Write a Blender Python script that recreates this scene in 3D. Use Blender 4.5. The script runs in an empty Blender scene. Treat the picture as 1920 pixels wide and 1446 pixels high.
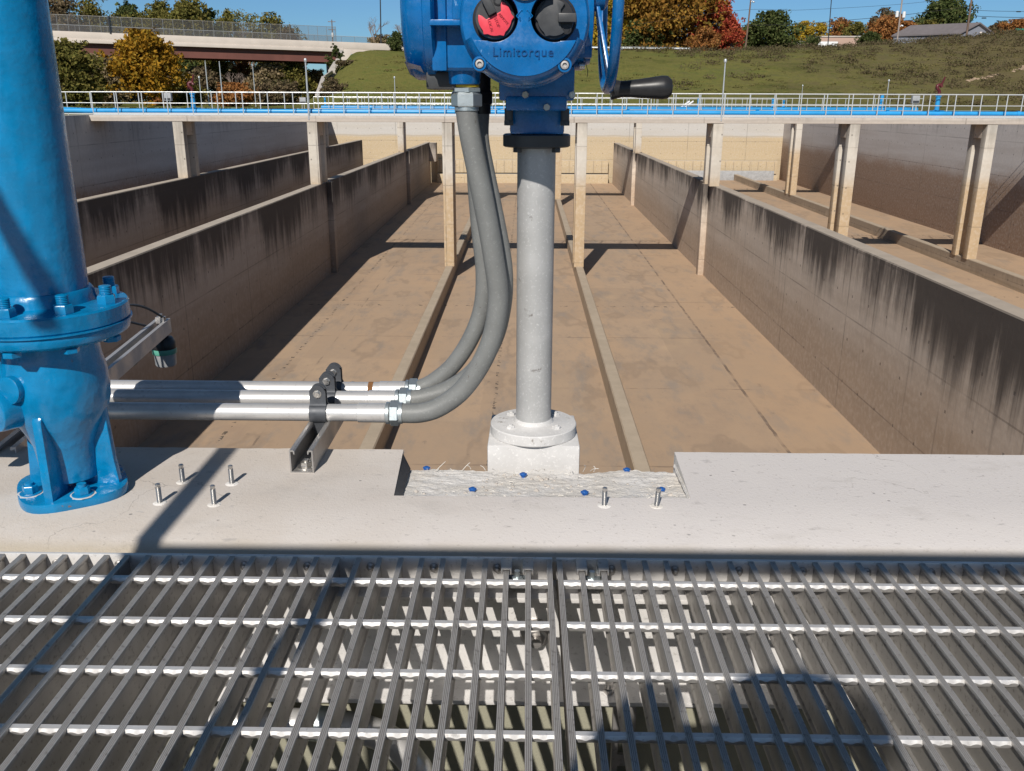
import bpy, bmesh, math, random
from mathutils import Vector, Matrix, noise as mnoise
rnd = random.Random(7)
PI = math.pi
S = bpy.context.scene
COL = S.collection
V = Vector

# ------------------------------------------------------------------ camera
F_PX, W_PX, H_PX = 1660.0, 1920, 1446
YAW, PIT, ROLL = math.radians(0.83), math.radians(17.75), math.radians(0.2)
CAM = V((0, 0, 0.62))
fw = V((-math.sin(YAW) * math.cos(PIT), math.cos(YAW) * math.cos(PIT), -math.sin(PIT)))
rt0 = V((math.cos(YAW), math.sin(YAW), 0)); up0 = rt0.cross(fw)
rt = rt0 * math.cos(ROLL) + up0 * math.sin(ROLL)
up = -rt0 * math.sin(ROLL) + up0 * math.cos(ROLL)


def at(px, py, Y):
    """world point seen at a photo pixel at forward distance Y"""
    d = fw + rt * ((px - W_PX / 2) / F_PX) - up * ((py - H_PX / 2) / F_PX)
    return CAM + d * (Y / d.y)


cd = bpy.data.cameras.new('camera')
cam = bpy.data.objects.new('camera', cd); COL.objects.link(cam)
cam.matrix_world = Matrix(((rt.x, up.x, -fw.x, CAM.x), (rt.y, up.y, -fw.y, CAM.y), (rt.z, up.z, -fw.z, CAM.z), (0, 0, 0, 1)))
cd.sensor_fit = 'HORIZONTAL'; cd.sensor_width = 36.0; cd.lens = 36.0 * F_PX / W_PX
cd.clip_start = 0.02; cd.clip_end = 6000
cd.dof.use_dof = False
S.camera = cam

# ------------------------------------------------------------------ light
SUN_EL, SUN_AZ = math.radians(38), math.radians(12.5)
sdir = V((math.sin(SUN_AZ) * math.cos(SUN_EL), math.cos(SUN_AZ) * math.cos(SUN_EL), -math.sin(SUN_EL)))
ld = bpy.data.lights.new('sun', 'SUN'); ld.energy = 4.9; ld.angle = math.radians(0.5); ld.color = (1.0, 0.945, 0.87)
sun = bpy.data.objects.new('sun', ld); COL.objects.link(sun)
sun.rotation_euler = sdir.to_track_quat('-Z', 'Y').to_euler(); sun.location = (-10, -40, 40)
w = bpy.data.worlds.new('World'); S.world = w; w.use_nodes = True
nt = w.node_tree; nt.nodes.clear()
o = nt.nodes.new('ShaderNodeOutputWorld'); b = nt.nodes.new('ShaderNodeBackground'); s = nt.nodes.new('ShaderNodeTexSky')
s.sky_type = 'NISHITA'; s.sun_disc = False; s.sun_elevation = SUN_EL; s.sun_rotation = math.radians(192.5)
s.air_density = 1.0; s.dust_density = 0.15; s.ozone_density = 1.6; s.altitude = 200
b.inputs['Strength'].default_value = 0.06
tint = nt.nodes.new('ShaderNodeMix'); tint.data_type = 'RGBA'; tint.blend_type = 'MULTIPLY'; tint.inputs[0].default_value = 1.0
tint.inputs[7].default_value = (0.55, 0.90, 1.30, 1)   # clear deep blue autumn air
tc = nt.nodes.new('ShaderNodeTexCoord'); sx = nt.nodes.new('ShaderNodeSeparateXYZ'); mr = nt.nodes.new('ShaderNodeMapRange'); tm = nt.nodes.new('ShaderNodeMix'); tm.data_type = 'RGBA'
mr.inputs[1].default_value = .12; mr.inputs[2].default_value = .55; tm.inputs[6].default_value = (0.55, 0.90, 1.30, 1); tm.inputs[7].default_value = (1.0, 0.92, 0.82, 1)
nt.links.new(tc.outputs['Generated'], sx.inputs[0]); nt.links.new(sx.outputs[2], mr.inputs[0]); nt.links.new(mr.outputs[0], tm.inputs[0]); nt.links.new(tm.outputs[2], tint.inputs[7])
nt.links.new(s.outputs[0], tint.inputs[6]); nt.links.new(tint.outputs[2], b.inputs[0]); nt.links.new(b.outputs[0], o.inputs[0])
S.view_settings.view_transform = 'Standard'; S.view_settings.look = 'None'
S.view_settings.exposure = 0.0; S.view_settings.gamma = 1.0
S.view_settings.use_curve_mapping = False
S.cycles.max_bounces = 6; S.cycles.transparent_max_bounces = 16


# ------------------------------------------------------------------ material helper
class G:
    def __init__(s, name):
        s.m = bpy.data.materials.new(name); s.m.use_nodes = True
        s.t = s.m.node_tree; s.t.nodes.clear()
        s.out = s.t.nodes.new('ShaderNodeOutputMaterial')
        s.geo = None

    def n(s, typ, **kw):
        n = s.t.nodes.new('ShaderNode' + typ)
        for k, v in kw.items(): setattr(n, k, v)
        return n

    def put(s, sock, v):
        if hasattr(v, 'is_output'): s.t.links.new(v, sock)
        elif isinstance(v, (tuple, list)):
            sock.default_value = (*v, 1.0) if len(v) == 3 and sock.type == 'RGBA' else v
        else: sock.default_value = v

    def pos(s):
        if not s.geo: s.geo = s.n('NewGeometry')
        return s.geo.outputs['Position']

    def island(s):
        if not s.geo: s.geo = s.n('NewGeometry')
        return s.geo.outputs['Random Per Island']

    def obj(s):
        return s.n('TexCoord').outputs['Object']

    def sep(s, v):
        n = s.n('SeparateXYZ'); s.put(n.inputs[0], v); return n.outputs

    def scale(s, v, k):
        n = s.n('VectorMath', operation='MULTIPLY'); s.put(n.inputs[0], v); n.inputs[1].default_value = k; return n.outputs[0]

    def noise(s, v, sc, det=4, rough=.55, dist=0):
        n = s.n('TexNoise'); s.put(n.inputs['Vector'], v); n.inputs['Scale'].default_value = sc
        n.inputs['Detail'].default_value = det; n.inputs['Roughness'].default_value = rough
        n.inputs['Distortion'].default_value = dist; return n.outputs['Fac']

    def ma(s, op, a, b=0.0, c=0.0, clamp=False):
        n = s.n('Math', operation=op); n.use_clamp = clamp
        s.put(n.inputs[0], a); s.put(n.inputs[1], b); s.put(n.inputs[2], c); return n.outputs[0]

    def sm(s, v, a, b, lo=0.0, hi=1.0):
        n = s.n('MapRange', interpolation_type='SMOOTHSTEP'); s.put(n.inputs[0], v)
        for i, x in enumerate((a, b, lo, hi)): n.inputs[i + 1].default_value = x
        return n.outputs[0]

    def mix(s, f, a, b, mode='MIX'):
        n = s.n('Mix', data_type='RGBA', blend_type=mode); s.put(n.inputs[0], f)
        s.put(n.inputs[6], a); s.put(n.inputs[7], b); return n.outputs[2]

    def ramp(s, f, stops):
        n = s.n('ValToRGB'); s.put(n.inputs[0], f); e = n.color_ramp.elements
        while len(e) < len(stops): e.new(0.5)
        for x, (p, c) in zip(e, stops): x.position = p; x.color = (*c, 1)
        return n.outputs[0]

    def line(s, v, period, width, off=0.0):
        f = s.ma('FRACT', s.ma('DIVIDE', s.ma('ADD', v, off), period))
        return s.ma('LESS_THAN', s.ma('MULTIPLY', s.ma('ABSOLUTE', s.ma('SUBTRACT', f, .5)), period), width)

    def bump(s, h, st=.3, d=.01, nrm=None):
        n = s.n('Bump'); n.inputs['Strength'].default_value = st; n.inputs['Distance'].default_value = d
        s.put(n.inputs['Height'], h)
        if nrm: s.put(n.inputs['Normal'], nrm)
        return n.outputs[0]

    def bsdf(s, col, rough=.6, metal=0.0, nrm=None, spec=.5, coat=0.0):
        p = s.n('BsdfPrincipled'); s.put(p.inputs['Base Color'], col); s.put(p.inputs['Roughness'], rough)
        s.put(p.inputs['Metallic'], metal); p.inputs['Specular IOR Level'].default_value = spec
        p.inputs['Coat Weight'].default_value = coat; p.inputs['Coat Roughness'].default_value = .15
        if nrm: s.put(p.inputs['Normal'], nrm)
        s.t.links.new(p.outputs[0], s.out.inputs[0]); return p


def plain(name, c, rough=.6, metal=0.0, var=.25, sc=20, bump=.15, bd=.003, spec=.4, coat=0.0):
    g = G(name); p = g.obj()
    n1 = g.noise(p, sc, 5); n2 = g.noise(p, sc * .17, 3)
    f = g.sm(g.ma('ADD', g.ma('MULTIPLY', n1, .5), g.ma('MULTIPLY', n2, .5)), .3, .7)
    dark = tuple(x * (1 - var) for x in c); lite = tuple(min(1, x * (1 + var * .6)) for x in c)
    g.bsdf(g.mix(f, dark, lite), g.sm(n1, .2, .8, rough * .85, min(1, rough * 1.15)), metal, g.bump(n1, bump, bd), spec, coat)
    return g.m


def near_concrete():
    g = G('whitewashed concrete'); p = g.pos()
    big = g.noise(p, 2.2, 4); mid = g.noise(p, 11, 5); fine = g.noise(p, 160, 3); fine2 = g.noise(p, 420, 2)
    x = g.sep(p)[0]
    warm = g.mix(g.sm(g.ma('ADD', x, g.ma('MULTIPLY', big, .6)), -.3, .5), (.54, .485, .43), (.60, .565, .545))
    c = g.mix(g.sm(mid, .35, .7, 0, .35), warm, (.63, .595, .565))
    c = g.mix(g.sm(g.noise(g.scale(p, (1, 2.2, 1)), 26, 6, .65), .60, .70, 0, .5), c, (.33, .31, .30))
    c = g.mix(g.sm(fine, .62, .72, 0, .55), c, (.30, .27, .24))
    smu = g.sm(g.noise(g.scale(p, (1, 1.6, 1)), 4.5, 6, .65), .54, .72, 0, .4); c = g.mix(smu, c, (.40, .37, .34))
    hv = g.n('TexVoronoi', feature='DISTANCE_TO_EDGE'); g.put(hv.inputs['Vector'], g.n('VectorMath', operation='ADD').outputs[0]); g.put(hv.inputs['Vector'].links[0].from_node.inputs[0], p); nv = g.n('TexNoise'); g.put(nv.inputs['Vector'], p); nv.inputs['Scale'].default_value = 9; nv.inputs['Detail'].default_value = 5
    sv_ = g.n('VectorMath', operation='SCALE'); g.put(sv_.inputs[0], nv.outputs['Color']); sv_.inputs['Scale'].default_value = .18; g.put(hv.inputs['Vector'].links[0].from_node.inputs[1], sv_.outputs[0]); hv.inputs['Scale'].default_value = 2.6
    cr = g.ma('MULTIPLY', g.sm(hv.outputs['Distance'], .0035, .0012), g.sm(g.noise(p, 2.7, 2), .52, .6, 0, .45)); c = g.mix(cr, c, (.2, .18, .16))
    pits = g.n('TexVoronoi'); g.put(pits.inputs['Vector'], p); pits.inputs['Scale'].default_value = 32
    pm = g.sm(pits.outputs['Distance'], .05, .11, 1, 0)
    pm = g.ma('MULTIPLY', pm, g.sm(g.noise(p, 7, 2), .55, .6))
    c = g.mix(g.ma('MULTIPLY', pm, .7), c, (.2, .19, .18))
    yy = g.sep(p)[1]
    lip = g.sm(g.ma('ADD', yy, g.ma('MULTIPLY', mid, .02)), 1.165, 1.19, .75, 0)
    c = g.mix(lip, c, (.43, .375, .29))
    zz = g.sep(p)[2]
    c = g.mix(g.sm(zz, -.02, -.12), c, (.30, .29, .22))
    h = g.ma('ADD', g.ma('MULTIPLY', fine2, .4), g.ma('ADD', g.ma('MULTIPLY', fine, .6), g.ma('MULTIPLY', pm, -1.2)))
    g.bsdf(c, .85, 0, g.bump(h, .45, .0022), .25)
    return g.m


def notch_mat():
    g = G('rough whitewash'); p = g.pos()
    a = g.noise(p, 60, 6, .6); bb = g.noise(p, 230, 4, .6); big = g.noise(p, 9, 4)
    c = g.mix(g.sm(big, .35, .65), (.68, .64, .585), (.75, .725, .695))
    c = g.mix(g.sm(a, .60, .72, 0, .6), c, (.40, .36, .32))
    c = g.mix(g.sm(bb, .62, .70, 0, .7), c, (.27, .25, .23))
    c = g.mix(g.sm(g.noise(g.scale(p, (1, 1.5, 1)), 24, 6, .7), .54, .66, 0, .5), c, (.50, .46, .415))
    g.bsdf(c, .9, 0, g.bump(g.ma('ADD', a, g.ma('MULTIPLY', bb, .9)), .9, .0022), .05)
    return g.m


def floor_mat():
    g = G('silty tank floor'); p = g.pos(); x, y, z = g.sep(p)
    big = g.noise(g.scale(p, (.6, .25, 1)), .55, 5, .6); mid = g.noise(p, 1.5, 6, .62); fin = g.noise(p, 9, 5)
    c = g.ramp(g.ma('ADD', g.ma('MULTIPLY', big, .75), g.ma('MULTIPLY', mid, .25)),
               [(.30, (.36, .258, .182)), (.45, (.44, .312, .208)), (.56, (.41, .298, .206)), (.70, (.48, .345, .225))])
    wob = g.ma('MULTIPLY', g.ma('SUBTRACT', mid, .5), .12)
    wn = g.n('TexWhiteNoise', noise_dimensions='2D'); cb = g.n('CombineXYZ')
    g.put(cb.inputs[0], g.ma('FLOOR', g.ma('DIVIDE', g.ma('ADD', x, g.ma('ADD', -6.74 + 40, wob)), 6.4))); g.put(cb.inputs[1], g.ma('FLOOR', g.ma('DIVIDE', g.ma('ADD', g.ma('ADD', y, 1.3), wob), 6.1)))
    g.put(wn.inputs['Vector'], cb.outputs[0]); c = g.mix(g.sm(wn.outputs['Value'], 0, 1, 0, .22), c, (.25, .19, .14))
    pud = g.noise(g.scale(p, (.7, .3, 1)), .9, 5, .5); c = g.mix(g.ma('MULTIPLY', g.ma('MULTIPLY', g.sm(pud, .57, .62), g.sm(pud, .68, .62)), .6), c, (.30, .22, .155))
    gm = g.sm(g.noise(g.scale(p, (1.6, .5, 1)), .8, 6, .65), .50, .70, 0, .7)
    c = g.mix(gm, c, (.28, .235, .195))
    g2 = g.sm(g.noise(g.scale(p, (.9, .35, 1)), 2.1, 7, .75), .46, .72, 0, .55)
    c = g.mix(g.ma('MULTIPLY', g2, g.sm(g.noise(p, .35, 3), .42, .6)), c, (.25, .20, .16))
    c = g.mix(g.ma('MULTIPLY', g.sm(g.noise(g.scale(p, (1, .5, 1)), 3.2, 4, .6), .64, .76), .55), c, (.17, .14, .115))
    c = g.mix(g.sm(fin, .62, .75, 0, .3), c, (.42, .32, .22))
    jy = g.line(g.ma('ADD', y, wob), 6.1, .035, 1.3)
    jx = g.line(g.ma('ADD', x, wob), 40.0, .03, 27.0)
    j = g.ma('MAXIMUM', jy, jx)
    jm = g.ma('MULTIPLY', j, g.sm(g.noise(p, .8, 4), .46, .62, .04, .55))
    c = g.mix(jm, c, (.14, .105, .08))
    # dotted dirt along some joints
    def seam(x0, hw): return g.ma('LESS_THAN', g.ma('ABSOLUTE', g.ma('ADD', g.ma('ADD', x, wob), -x0)), hw)
    dots = g.ma('MULTIPLY', g.ma('MAXIMUM', seam(-.86, .05), seam(-8.0, .055)), g.sm(g.noise(p, 5.0, 2), .54, .58))
    step = g.sm(g.ma('ADD', x, wob), 6.72, 6.80)
    c = g.mix(g.ma('MULTIPLY', step, .22), c, (.46, .30, .175))
    c = g.mix(g.ma('MULTIPLY', seam(6.74, .045), g.sm(g.noise(p, .9, 3), .40, .60, .15, .85)), c, (.15, .11, .085))
    dots2 = g.ma('MULTIPLY', g.line(g.ma('ADD', y, g.ma('MULTIPLY', mid, .1)), 18.3, .10, 8.2), g.sm(g.noise(p, 4.5, 2), .58, .62))
    c = g.mix(g.ma('MULTIPLY', g.ma('MAXIMUM', dots, dots2), .8), c, (.07, .06, .05))
    g.bsdf(c, .8, 0, g.bump(fin, .15, .02), .25)
    return g.m


def wall_mat(name, top, low, zt, zl, streak=1.0, zcap=-3.15, soft=.25, cap=None, reach=1.9, thr=0.0):
    """concrete with a water line at zl and black weather streaks running down from the wall top zcap"""
    g = G(name); p = g.pos(); x, y, z = g.sep(p)
    h = g.ma('ADD', x, y)
    cmb = g.n('CombineXYZ'); g.put(cmb.inputs[0], h); g.put(cmb.inputs[2], z); v = cmb.outputs[0]
    big = g.noise(g.scale(v, (.35, 1, .8)), 1.0, 4); fin = g.noise(p, 7, 5)
    lay = g.noise(g.scale(v, (.08, 1, 1.2)), 1.6, 3)
    zz = g.ma('ADD', z, g.ma('MULTIPLY', g.ma('SUBTRACT', big, .5), soft * 1.6))
    c = g.mix(g.sm(zz, zl - soft, zl + soft), low, top)
    c = g.mix(g.sm(lay, .35, .65, 0, .16 if soft < .95 else .3), c, tuple(k * .72 for k in low))
    c = g.mix(g.sm(fin, .4, .75, 0, .25), c, tuple(min(1, k * 1.3) for k in top))
    # vertical runs: broad stained patches, then thinner runs inside and below them
    st1 = g.noise(g.scale(v, (2.2, 1, .07)), 1.0, 6, .7); st2 = g.noise(g.scale(v, (9.0, 1, .22)), 1.0, 5, .65)
    patch = g.noise(g.scale(v, (.20, 1, .08)), 1.0, 5, .62); brk = g.noise(g.scale(v, (3.0, 1, 1.4)), 1.0, 4, .6)
    grad = g.ma('DIVIDE', g.ma('SUBTRACT', z, zcap - reach), reach)   # 1 at the cap, 0 below
    k = g.ma('ADD', g.ma('MULTIPLY', st1, 1.35), g.ma('ADD', g.ma('MULTIPLY', st2, .40), g.ma('ADD', g.ma('MULTIPLY', patch, 2.2), g.ma('MULTIPLY', brk, .45))))
    k = g.ma('ADD', g.ma('ADD', k, g.sm(y, 30, 17, 0, .10)), g.ma('MULTIPLY', grad, .62))
    msk = g.ma('MULTIPLY', g.sm(k, 2.42 + thr, 3.02 + thr, 0, .90 * streak), g.sm(g.ma('ADD', z, g.ma('MULTIPLY', g.ma('SUBTRACT', st1, .5), reach * 1.6)), zcap - reach * 1.5, zcap - reach * .35))
    c = g.mix(msk, c, (.040, .034, .032))
    c = g.mix(g.sm(g.ma('ADD', g.ma('MULTIPLY', st2, .8), g.ma('MULTIPLY', st1, .6)), .76, 1.0, 0, .45 * streak), c, (.10, .085, .075))
    pale = g.noise(g.scale(v, (5.5, 1, .12)), 1.0, 4, .6)
    c = g.mix(g.sm(pale, .60, .74, 0, .3 * streak), c, tuple(min(1, k_ * 1.25) for k_ in top))
    jl = g.ma('MULTIPLY', g.ma('MAXIMUM', g.line(h, 6.1, .03), g.line(z, 1.85, .02, .45)), g.sm(big, .35, .6, .05, .42))
    c = g.mix(jl, c, (.09, .075, .065))
    holes = g.ma('MULTIPLY', g.line(h, 1.22, .035, .3), g.line(z, 1.22, .035, .2)); c = g.mix(g.ma('MULTIPLY', holes, .6), c, (.07, .06, .055))
    wl_ = g.ma('MULTIPLY', g.sm(g.ma('ABSOLUTE', g.ma('SUBTRACT', zz, zl + .05)), .10, .0), .35 if soft < .5 else .0); c = g.mix(wl_, c, tuple(k_ * .6 for k_ in low))
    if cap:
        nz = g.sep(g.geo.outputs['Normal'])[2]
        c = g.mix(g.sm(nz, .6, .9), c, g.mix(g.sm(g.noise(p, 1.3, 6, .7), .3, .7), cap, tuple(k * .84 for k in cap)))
    g.bsdf(c, .85, 0, g.bump(fin, .2, .02), .25)
    return g.m


def paint(name, c, rough=.28, worn=(.35, .55, .7), wear=.3, lump=.25, sc=1.0):
    g = G(name); p = g.obj()
    n = g.noise(p, 22 * sc, 3); f = g.noise(p, 90 * sc, 4); sc2 = g.noise(g.scale(p, (1, 1, .35)), 140 * sc, 5, .7)
    col = g.mix(g.sm(n, .3, .7), tuple(k * .86 for k in c), tuple(min(1, k * 1.08) for k in c))
    m = g.ma('MULTIPLY', g.sm(sc2, .60, .68), g.sm(g.noise(p, 15 * sc, 3), .52, .64, 0, wear))
    dust = g.noise(p, 7 * sc, 5, .65); col = g.mix(g.sm(dust, .48, .72, 0, .14), col, tuple(min(1, k * .8 + .05) for k in c))
    chips = g.ma('MULTIPLY', g.sm(g.noise(p, 70 * sc, 3, .6), .70, .73), g.sm(g.noise(p, 9 * sc, 2), .54, .6, 0, .8)); col = g.mix(chips, col, (.16, .10, .07))
    col = g.mix(m, col, worn)
    g.bsdf(col, g.sm(f, .3, .7, rough * .8, rough * 1.3), 0, g.bump(g.ma('ADD', g.ma('MULTIPLY', n, .5), g.ma('ADD', g.ma('MULTIPLY', f, .12), g.ma('MULTIPLY', g.noise(p, 45 * sc, 2), .3))), lump, .004), .5, .15)
    return g.m


def alu(name, c=(.60, .59, .58), rough=.42, metal=.85, grime=.35, brush=None):
    g = G(name); p = g.obj()
    n = g.noise(p, 14, 5); f = g.noise(p, 120, 4, .65)
    col = g.mix(g.sm(n, .3, .72), c, tuple(k * .8 for k in c))
    col = g.mix(g.ma('MULTIPLY', g.sm(f, .56, .68), grime), col, (.16, .14, .12))
    hgt = f
    if brush: hgt = g.noise(g.scale(p, brush), 1.0, 3)
    g.bsdf(col, g.sm(n, .25, .75, rough * .8, rough * 1.25), metal, g.bump(hgt, .12, .002), .5)
    return g.m


def leafmat(name, cols, trans=.3):
    g = G(name); p = g.pos()
    r = g.island()
    big = g.noise(p, .45, 3)
    f = g.ma('ADD', g.ma('MULTIPLY', r, .62), g.ma('MULTIPLY', g.sm(big, .3, .7), .38))
    n = len(cols)
    c = g.ramp(f, [(.08 + .84 * i / (n - 1), k) for i, k in enumerate(cols)])
    d = g.n('BsdfDiffuse'); g.put(d.inputs[0], c); tr = g.n('BsdfTranslucent'); g.put(tr.inputs[0], c)
    mx = g.n('MixShader'); mx.inputs[0].default_value = trans
    g.t.links.new(d.outputs[0], mx.inputs[1]); g.t.links.new(tr.outputs[0], mx.inputs[2]); g.t.links.new(mx.outputs[0], g.out.inputs[0])
    return g.m


M = {}
M['near'] = near_concrete(); M['notch'] = notch_mat(); M['floor'] = floor_mat()
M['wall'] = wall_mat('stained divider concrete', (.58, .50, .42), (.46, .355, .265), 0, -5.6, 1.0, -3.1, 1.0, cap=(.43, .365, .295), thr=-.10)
M['wallshade'] = wall_mat('shade-toned stained divider concrete', (.36, .315, .275), (.29, .225, .17), 0, -5.6, 1.0, -3.1, 1.0, cap=(.46, .40, .33), thr=-.18)  # face colour darkened to paint in the left walls' shade, plus heavier stains
M['wallout'] = wall_mat('outer wall concrete', (.56, .52, .49), (.32, .22, .155), 0, -3.3, .35, 0, .7, cap=(.45, .42, .38))
M['wallend'] = wall_mat('end wall concrete', (.47, .45, .42), (.48, .38, .245), 0, -2.75, .12, 0, .18, cap=(.45, .42, .38))
M['curb'] = wall_mat('curb concrete', (.44, .355, .265), (.40, .31, .215), 0, -7.2, .3, -6.9, .3, cap=(.44, .36, .27), reach=.6)
M['col'] = wall_mat('column concrete', (.52, .48, .42), (.47, .35, .22), 0, -3.0, .45, -.3, .6, reach=2.2)
M['deck'] = wall_mat('deck concrete', (.50, .45, .40), (.48, .42, .36), 0, -.2, .5, .25, .2, cap=(.5, .47, .43), reach=.55)
M['slab'] = plain('walkway slab concrete', (.45, .42, .39), .85, 0, .2, 30, .4, .003)
M['pillar'] = paint('light blue enamel', (.0, .185, .405), .24, (.25, .45, .58), .22, .8)
M['actuator'] = paint('deep blue enamel', (.0, .122, .36), .27, (.30, .50, .75), .7, .12, 1.6)
M['pipeblue'] = plain('sky blue pipe paint', (.03, .30, .64), .35, 0, .12, 3, .1)
M['alu'] = alu('weathered aluminium'); M['bars'] = alu('grating aluminium', (.50, .475, .445), .44, .45, .55, (40, 1.5, 40))
M['cross'] = alu('swaged aluminium', (.70, .685, .67), .5, .45, .3); M['sheet'] = alu('brushed aluminium channel', (.80, .78, .76), .42, .25, .3, (2, 60, 60))
M['conduit'] = alu('galvanised conduit', (.66, .65, .64), .38, .5, .2, (3, 60, 60)); M['zinc'] = alu('zinc plated fitting', (.56, .62, .64), .38, .8, .3)
M['steelbolt'] = alu('stainless bolt', (.62, .60, .57), .3, .9, .3); M['strut'] = alu('galvanised strut', (.50, .48, .46), .45, .75, .4)
M['rail'] = alu('railing aluminium', (.72, .74, .74), .45, .5, .1)


def scuffed(name, c, dirt, rough, metal, sc):
    g = G(name); p = g.pos(); n = g.noise(p, 16, 4); f = g.noise(p, sc, 5, .7); tex = g.noise(p, 420, 2)
    col = g.mix(g.sm(n, .3, .7), c, tuple(k * .86 for k in c))
    col = g.mix(g.sm(g.noise(p, 190, 5, .7), .55, .66, 0, .5), col, tuple(min(1, k * 1.4) for k in c))
    mk = g.ma('MULTIPLY', g.sm(f, .60, .66), g.sm(g.noise(p, 13, 2), .54, .62))
    col = g.mix(g.ma('MULTIPLY', mk, .85), col, dirt)
    g.bsdf(col, rough, metal, g.bump(g.ma('ADD', tex, f), .25, .0012), .4)
    return g.m


M['flex'] = scuffed('grey flexible conduit jacket', (.185, .19, .185), (.08, .06, .045), .5, 0, 50)
M['column'] = scuffed('silver painted column', (.46, .46, .455), (.12, .10, .085), .45, .25, 45)
M['base'] = scuffed('whitewashed base', (.60, .59, .58), (.20, .17, .14), .8, 0, 38)
M['clamp'] = plain('dark grey clamp', (.075, .08, .09), .5, .3, .2, 60)
M['black'] = plain('black plastic', (.022, .022, .024), .38, 0, .2, 60, .1, .001)
M['dkgrey'] = plain('charcoal plastic', (.05, .052, .055), .42, 0, .15, 80, .1, .001)
M['red'] = plain('red plastic knob', (.72, .06, .085), .35, 0, .08, 90, .05, .001)
M['void'] = plain('dark recess', (.008, .008, .010), .7, 0, .1, 40)
M['yellow'] = plain('yellow seal', (.55, .40, .03), .5); M['green'] = plain('green ring', (.10, .33, .25), .4)
M['rubber'] = plain('dark joint filler', (.06, .06, .065), .8, 0, .3, 60, .5)
M['glass'] = plain('lens glass', (.05, .05, .045), .08, 0, .1, 10, 0)
M['screw'] = plain('blue screw head', (.015, .10, .36), .4); M['fibre'] = plain('white paint strand', (.70, .67, .62), .8)
M['maroon'] = plain('maroon paint', (.10, .016, .02), .4); M['boxgrey'] = plain('grey enclosure', (.36, .37, .38), .45)
M['pgalv'] = alu('galvanised pole', (.55, .58, .60), .45, .5, .1)
M['girder'] = plain('weathering steel girder', (.15, .055, .042), .6, 0, .2, .5); M['parapet'] = plain('pale bridge concrete', (.60, .53, .47), .85, 0, .1, .6)
M['wood'] = plain('weathered pole wood', (.17, .115, .085), .85, 0, .3, 3); M['greypole'] = plain('pale pole wood', (.33, .28, .25), .85, 0, .2, 3)
M['dkpole'] = plain('dark metal pole', (.03, .035, .045), .5); M['wire'] = plain('black wire', (.02, .02, .022), .6)
M['bark'] = plain('grey bark', (.12, .09, .07), .9, 0, .3, 4, .5, .03); M['twig'] = plain('pale bare twigs', (.25, .19, .16), .9, 0, .2, 3)
M['tan'] = plain('tan siding', (.42, .29, .23), .8, 0, .08, .7); M['roof'] = plain('slate roof', (.14, .125, .13), .8, 0, .15, 1.5); M['bluegrey'] = plain('blue grey siding', (.19, .20, .235), .8, 0, .08, .8)
M['white'] = plain('white paint', (.72, .72, .72), .5, 0, .05); M['signgreen'] = plain('green sign', (.02, .23, .15), .5)
M['chute'] = plain('pale riprap concrete', (.46, .42, .38), .9, 0, .2, 1.5, .6, .1)
M['skin'] = plain('skin', (.5, .3, .22), .6); M['cloth'] = plain('navy jacket', (.03, .04, .07), .9); M['asphalt'] = plain('asphalt', (.06, .058, .056), .9, 0, .2, 2)
M['grit'] = plain('soil', (.12, .09, .06), .95, 0, .3, 2)
LEAF = dict(
    gold=leafmat('golden leaves', [(.10, .07, .015), (.30, .16, .02), (.42, .22, .025), (.26, .19, .03), (.50, .30, .05)]),
    oak=leafmat('russet oak leaves', [(.062, .044, .015), (.213, .112, .027), (.325, .163, .037), (.375, .237, .050), (.150, .112, .025)]),
    yel=leafmat('yellow leaves', [(.132, .110, .017), (.396, .286, .033), (.506, .330, .039), (.330, .264, .055)]),
    olive=leafmat('olive leaves', [(.052, .052, .018), (.131, .131, .035), (.210, .175, .052), (.175, .175, .049), (.280, .210, .061)]),
    green=leafmat('dark green leaves', [(.032, .042, .016), (.064, .088, .029), (.112, .136, .048), (.160, .160, .064)]),
    red=leafmat('red maple leaves', [(.16, .02, .015), (.42, .07, .045), (.50, .11, .07), (.46, .17, .05), (.36, .05, .05)]),
    weed=leafmat('dry weeds', [(.06, .055, .02), (.14, .13, .045), (.20, .165, .07), (.11, .12, .035)]),
    rust=leafmat('rust leaves', [(.125, .062, .025), (.350, .150, .050), (.425, .200, .075), (.275, .175, .062)]),
    brush=leafmat('hillside brush', [(.07, .055, .03), (.13, .10, .058), (.16, .125, .075), (.11, .11, .045), (.14, .10, .07)]),
    brown=leafmat('brown brush', [(.063, .047, .029), (.153, .112, .068), (.216, .166, .099), (.135, .135, .054)]),
    tan=leafmat('tan brush', [(.120, .090, .053), (.255, .195, .120), (.330, .255, .150), (.195, .165, .075)]),
)


def grass_mat():
    g = G('hillside grass'); p = g.pos(); x, y, z = g.sep(p)
    a = g.noise(g.scale(p, (.05, .08, .12)), 1, 5, .6); b2 = g.noise(p, .45, 6, .7); c2 = g.noise(g.scale(p, (1, .6, .6)), 1.6, 6, .75)
    f = g.ma('ADD', g.ma('MULTIPLY', a, .5), g.ma('ADD', g.ma('MULTIPLY', b2, .25), g.ma('MULTIPLY', c2, .25)))
    c = g.ramp(f, [(.34, (.06, .055, .02)), (.43, (.11, .115, .030)), (.50, (.17, .16, .045)), (.57, (.12, .14, .034)), (.64, (.20, .165, .07)), (.72, (.12, .09, .045))])
    br = g.sm(g.ma('ADD', g.ma('MULTIPLY', x, .010), g.ma('MULTIPLY', b2, 1.3)), .75, 1.5, 0, .8)
    c = g.mix(br, c, (.125, .095, .055))
    g.bsdf(c, .95, 0, g.bump(g.ma('ADD', b2, c2), 1.0, .35), .1)
    return g.m


M['grass'] = grass_mat()


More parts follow.
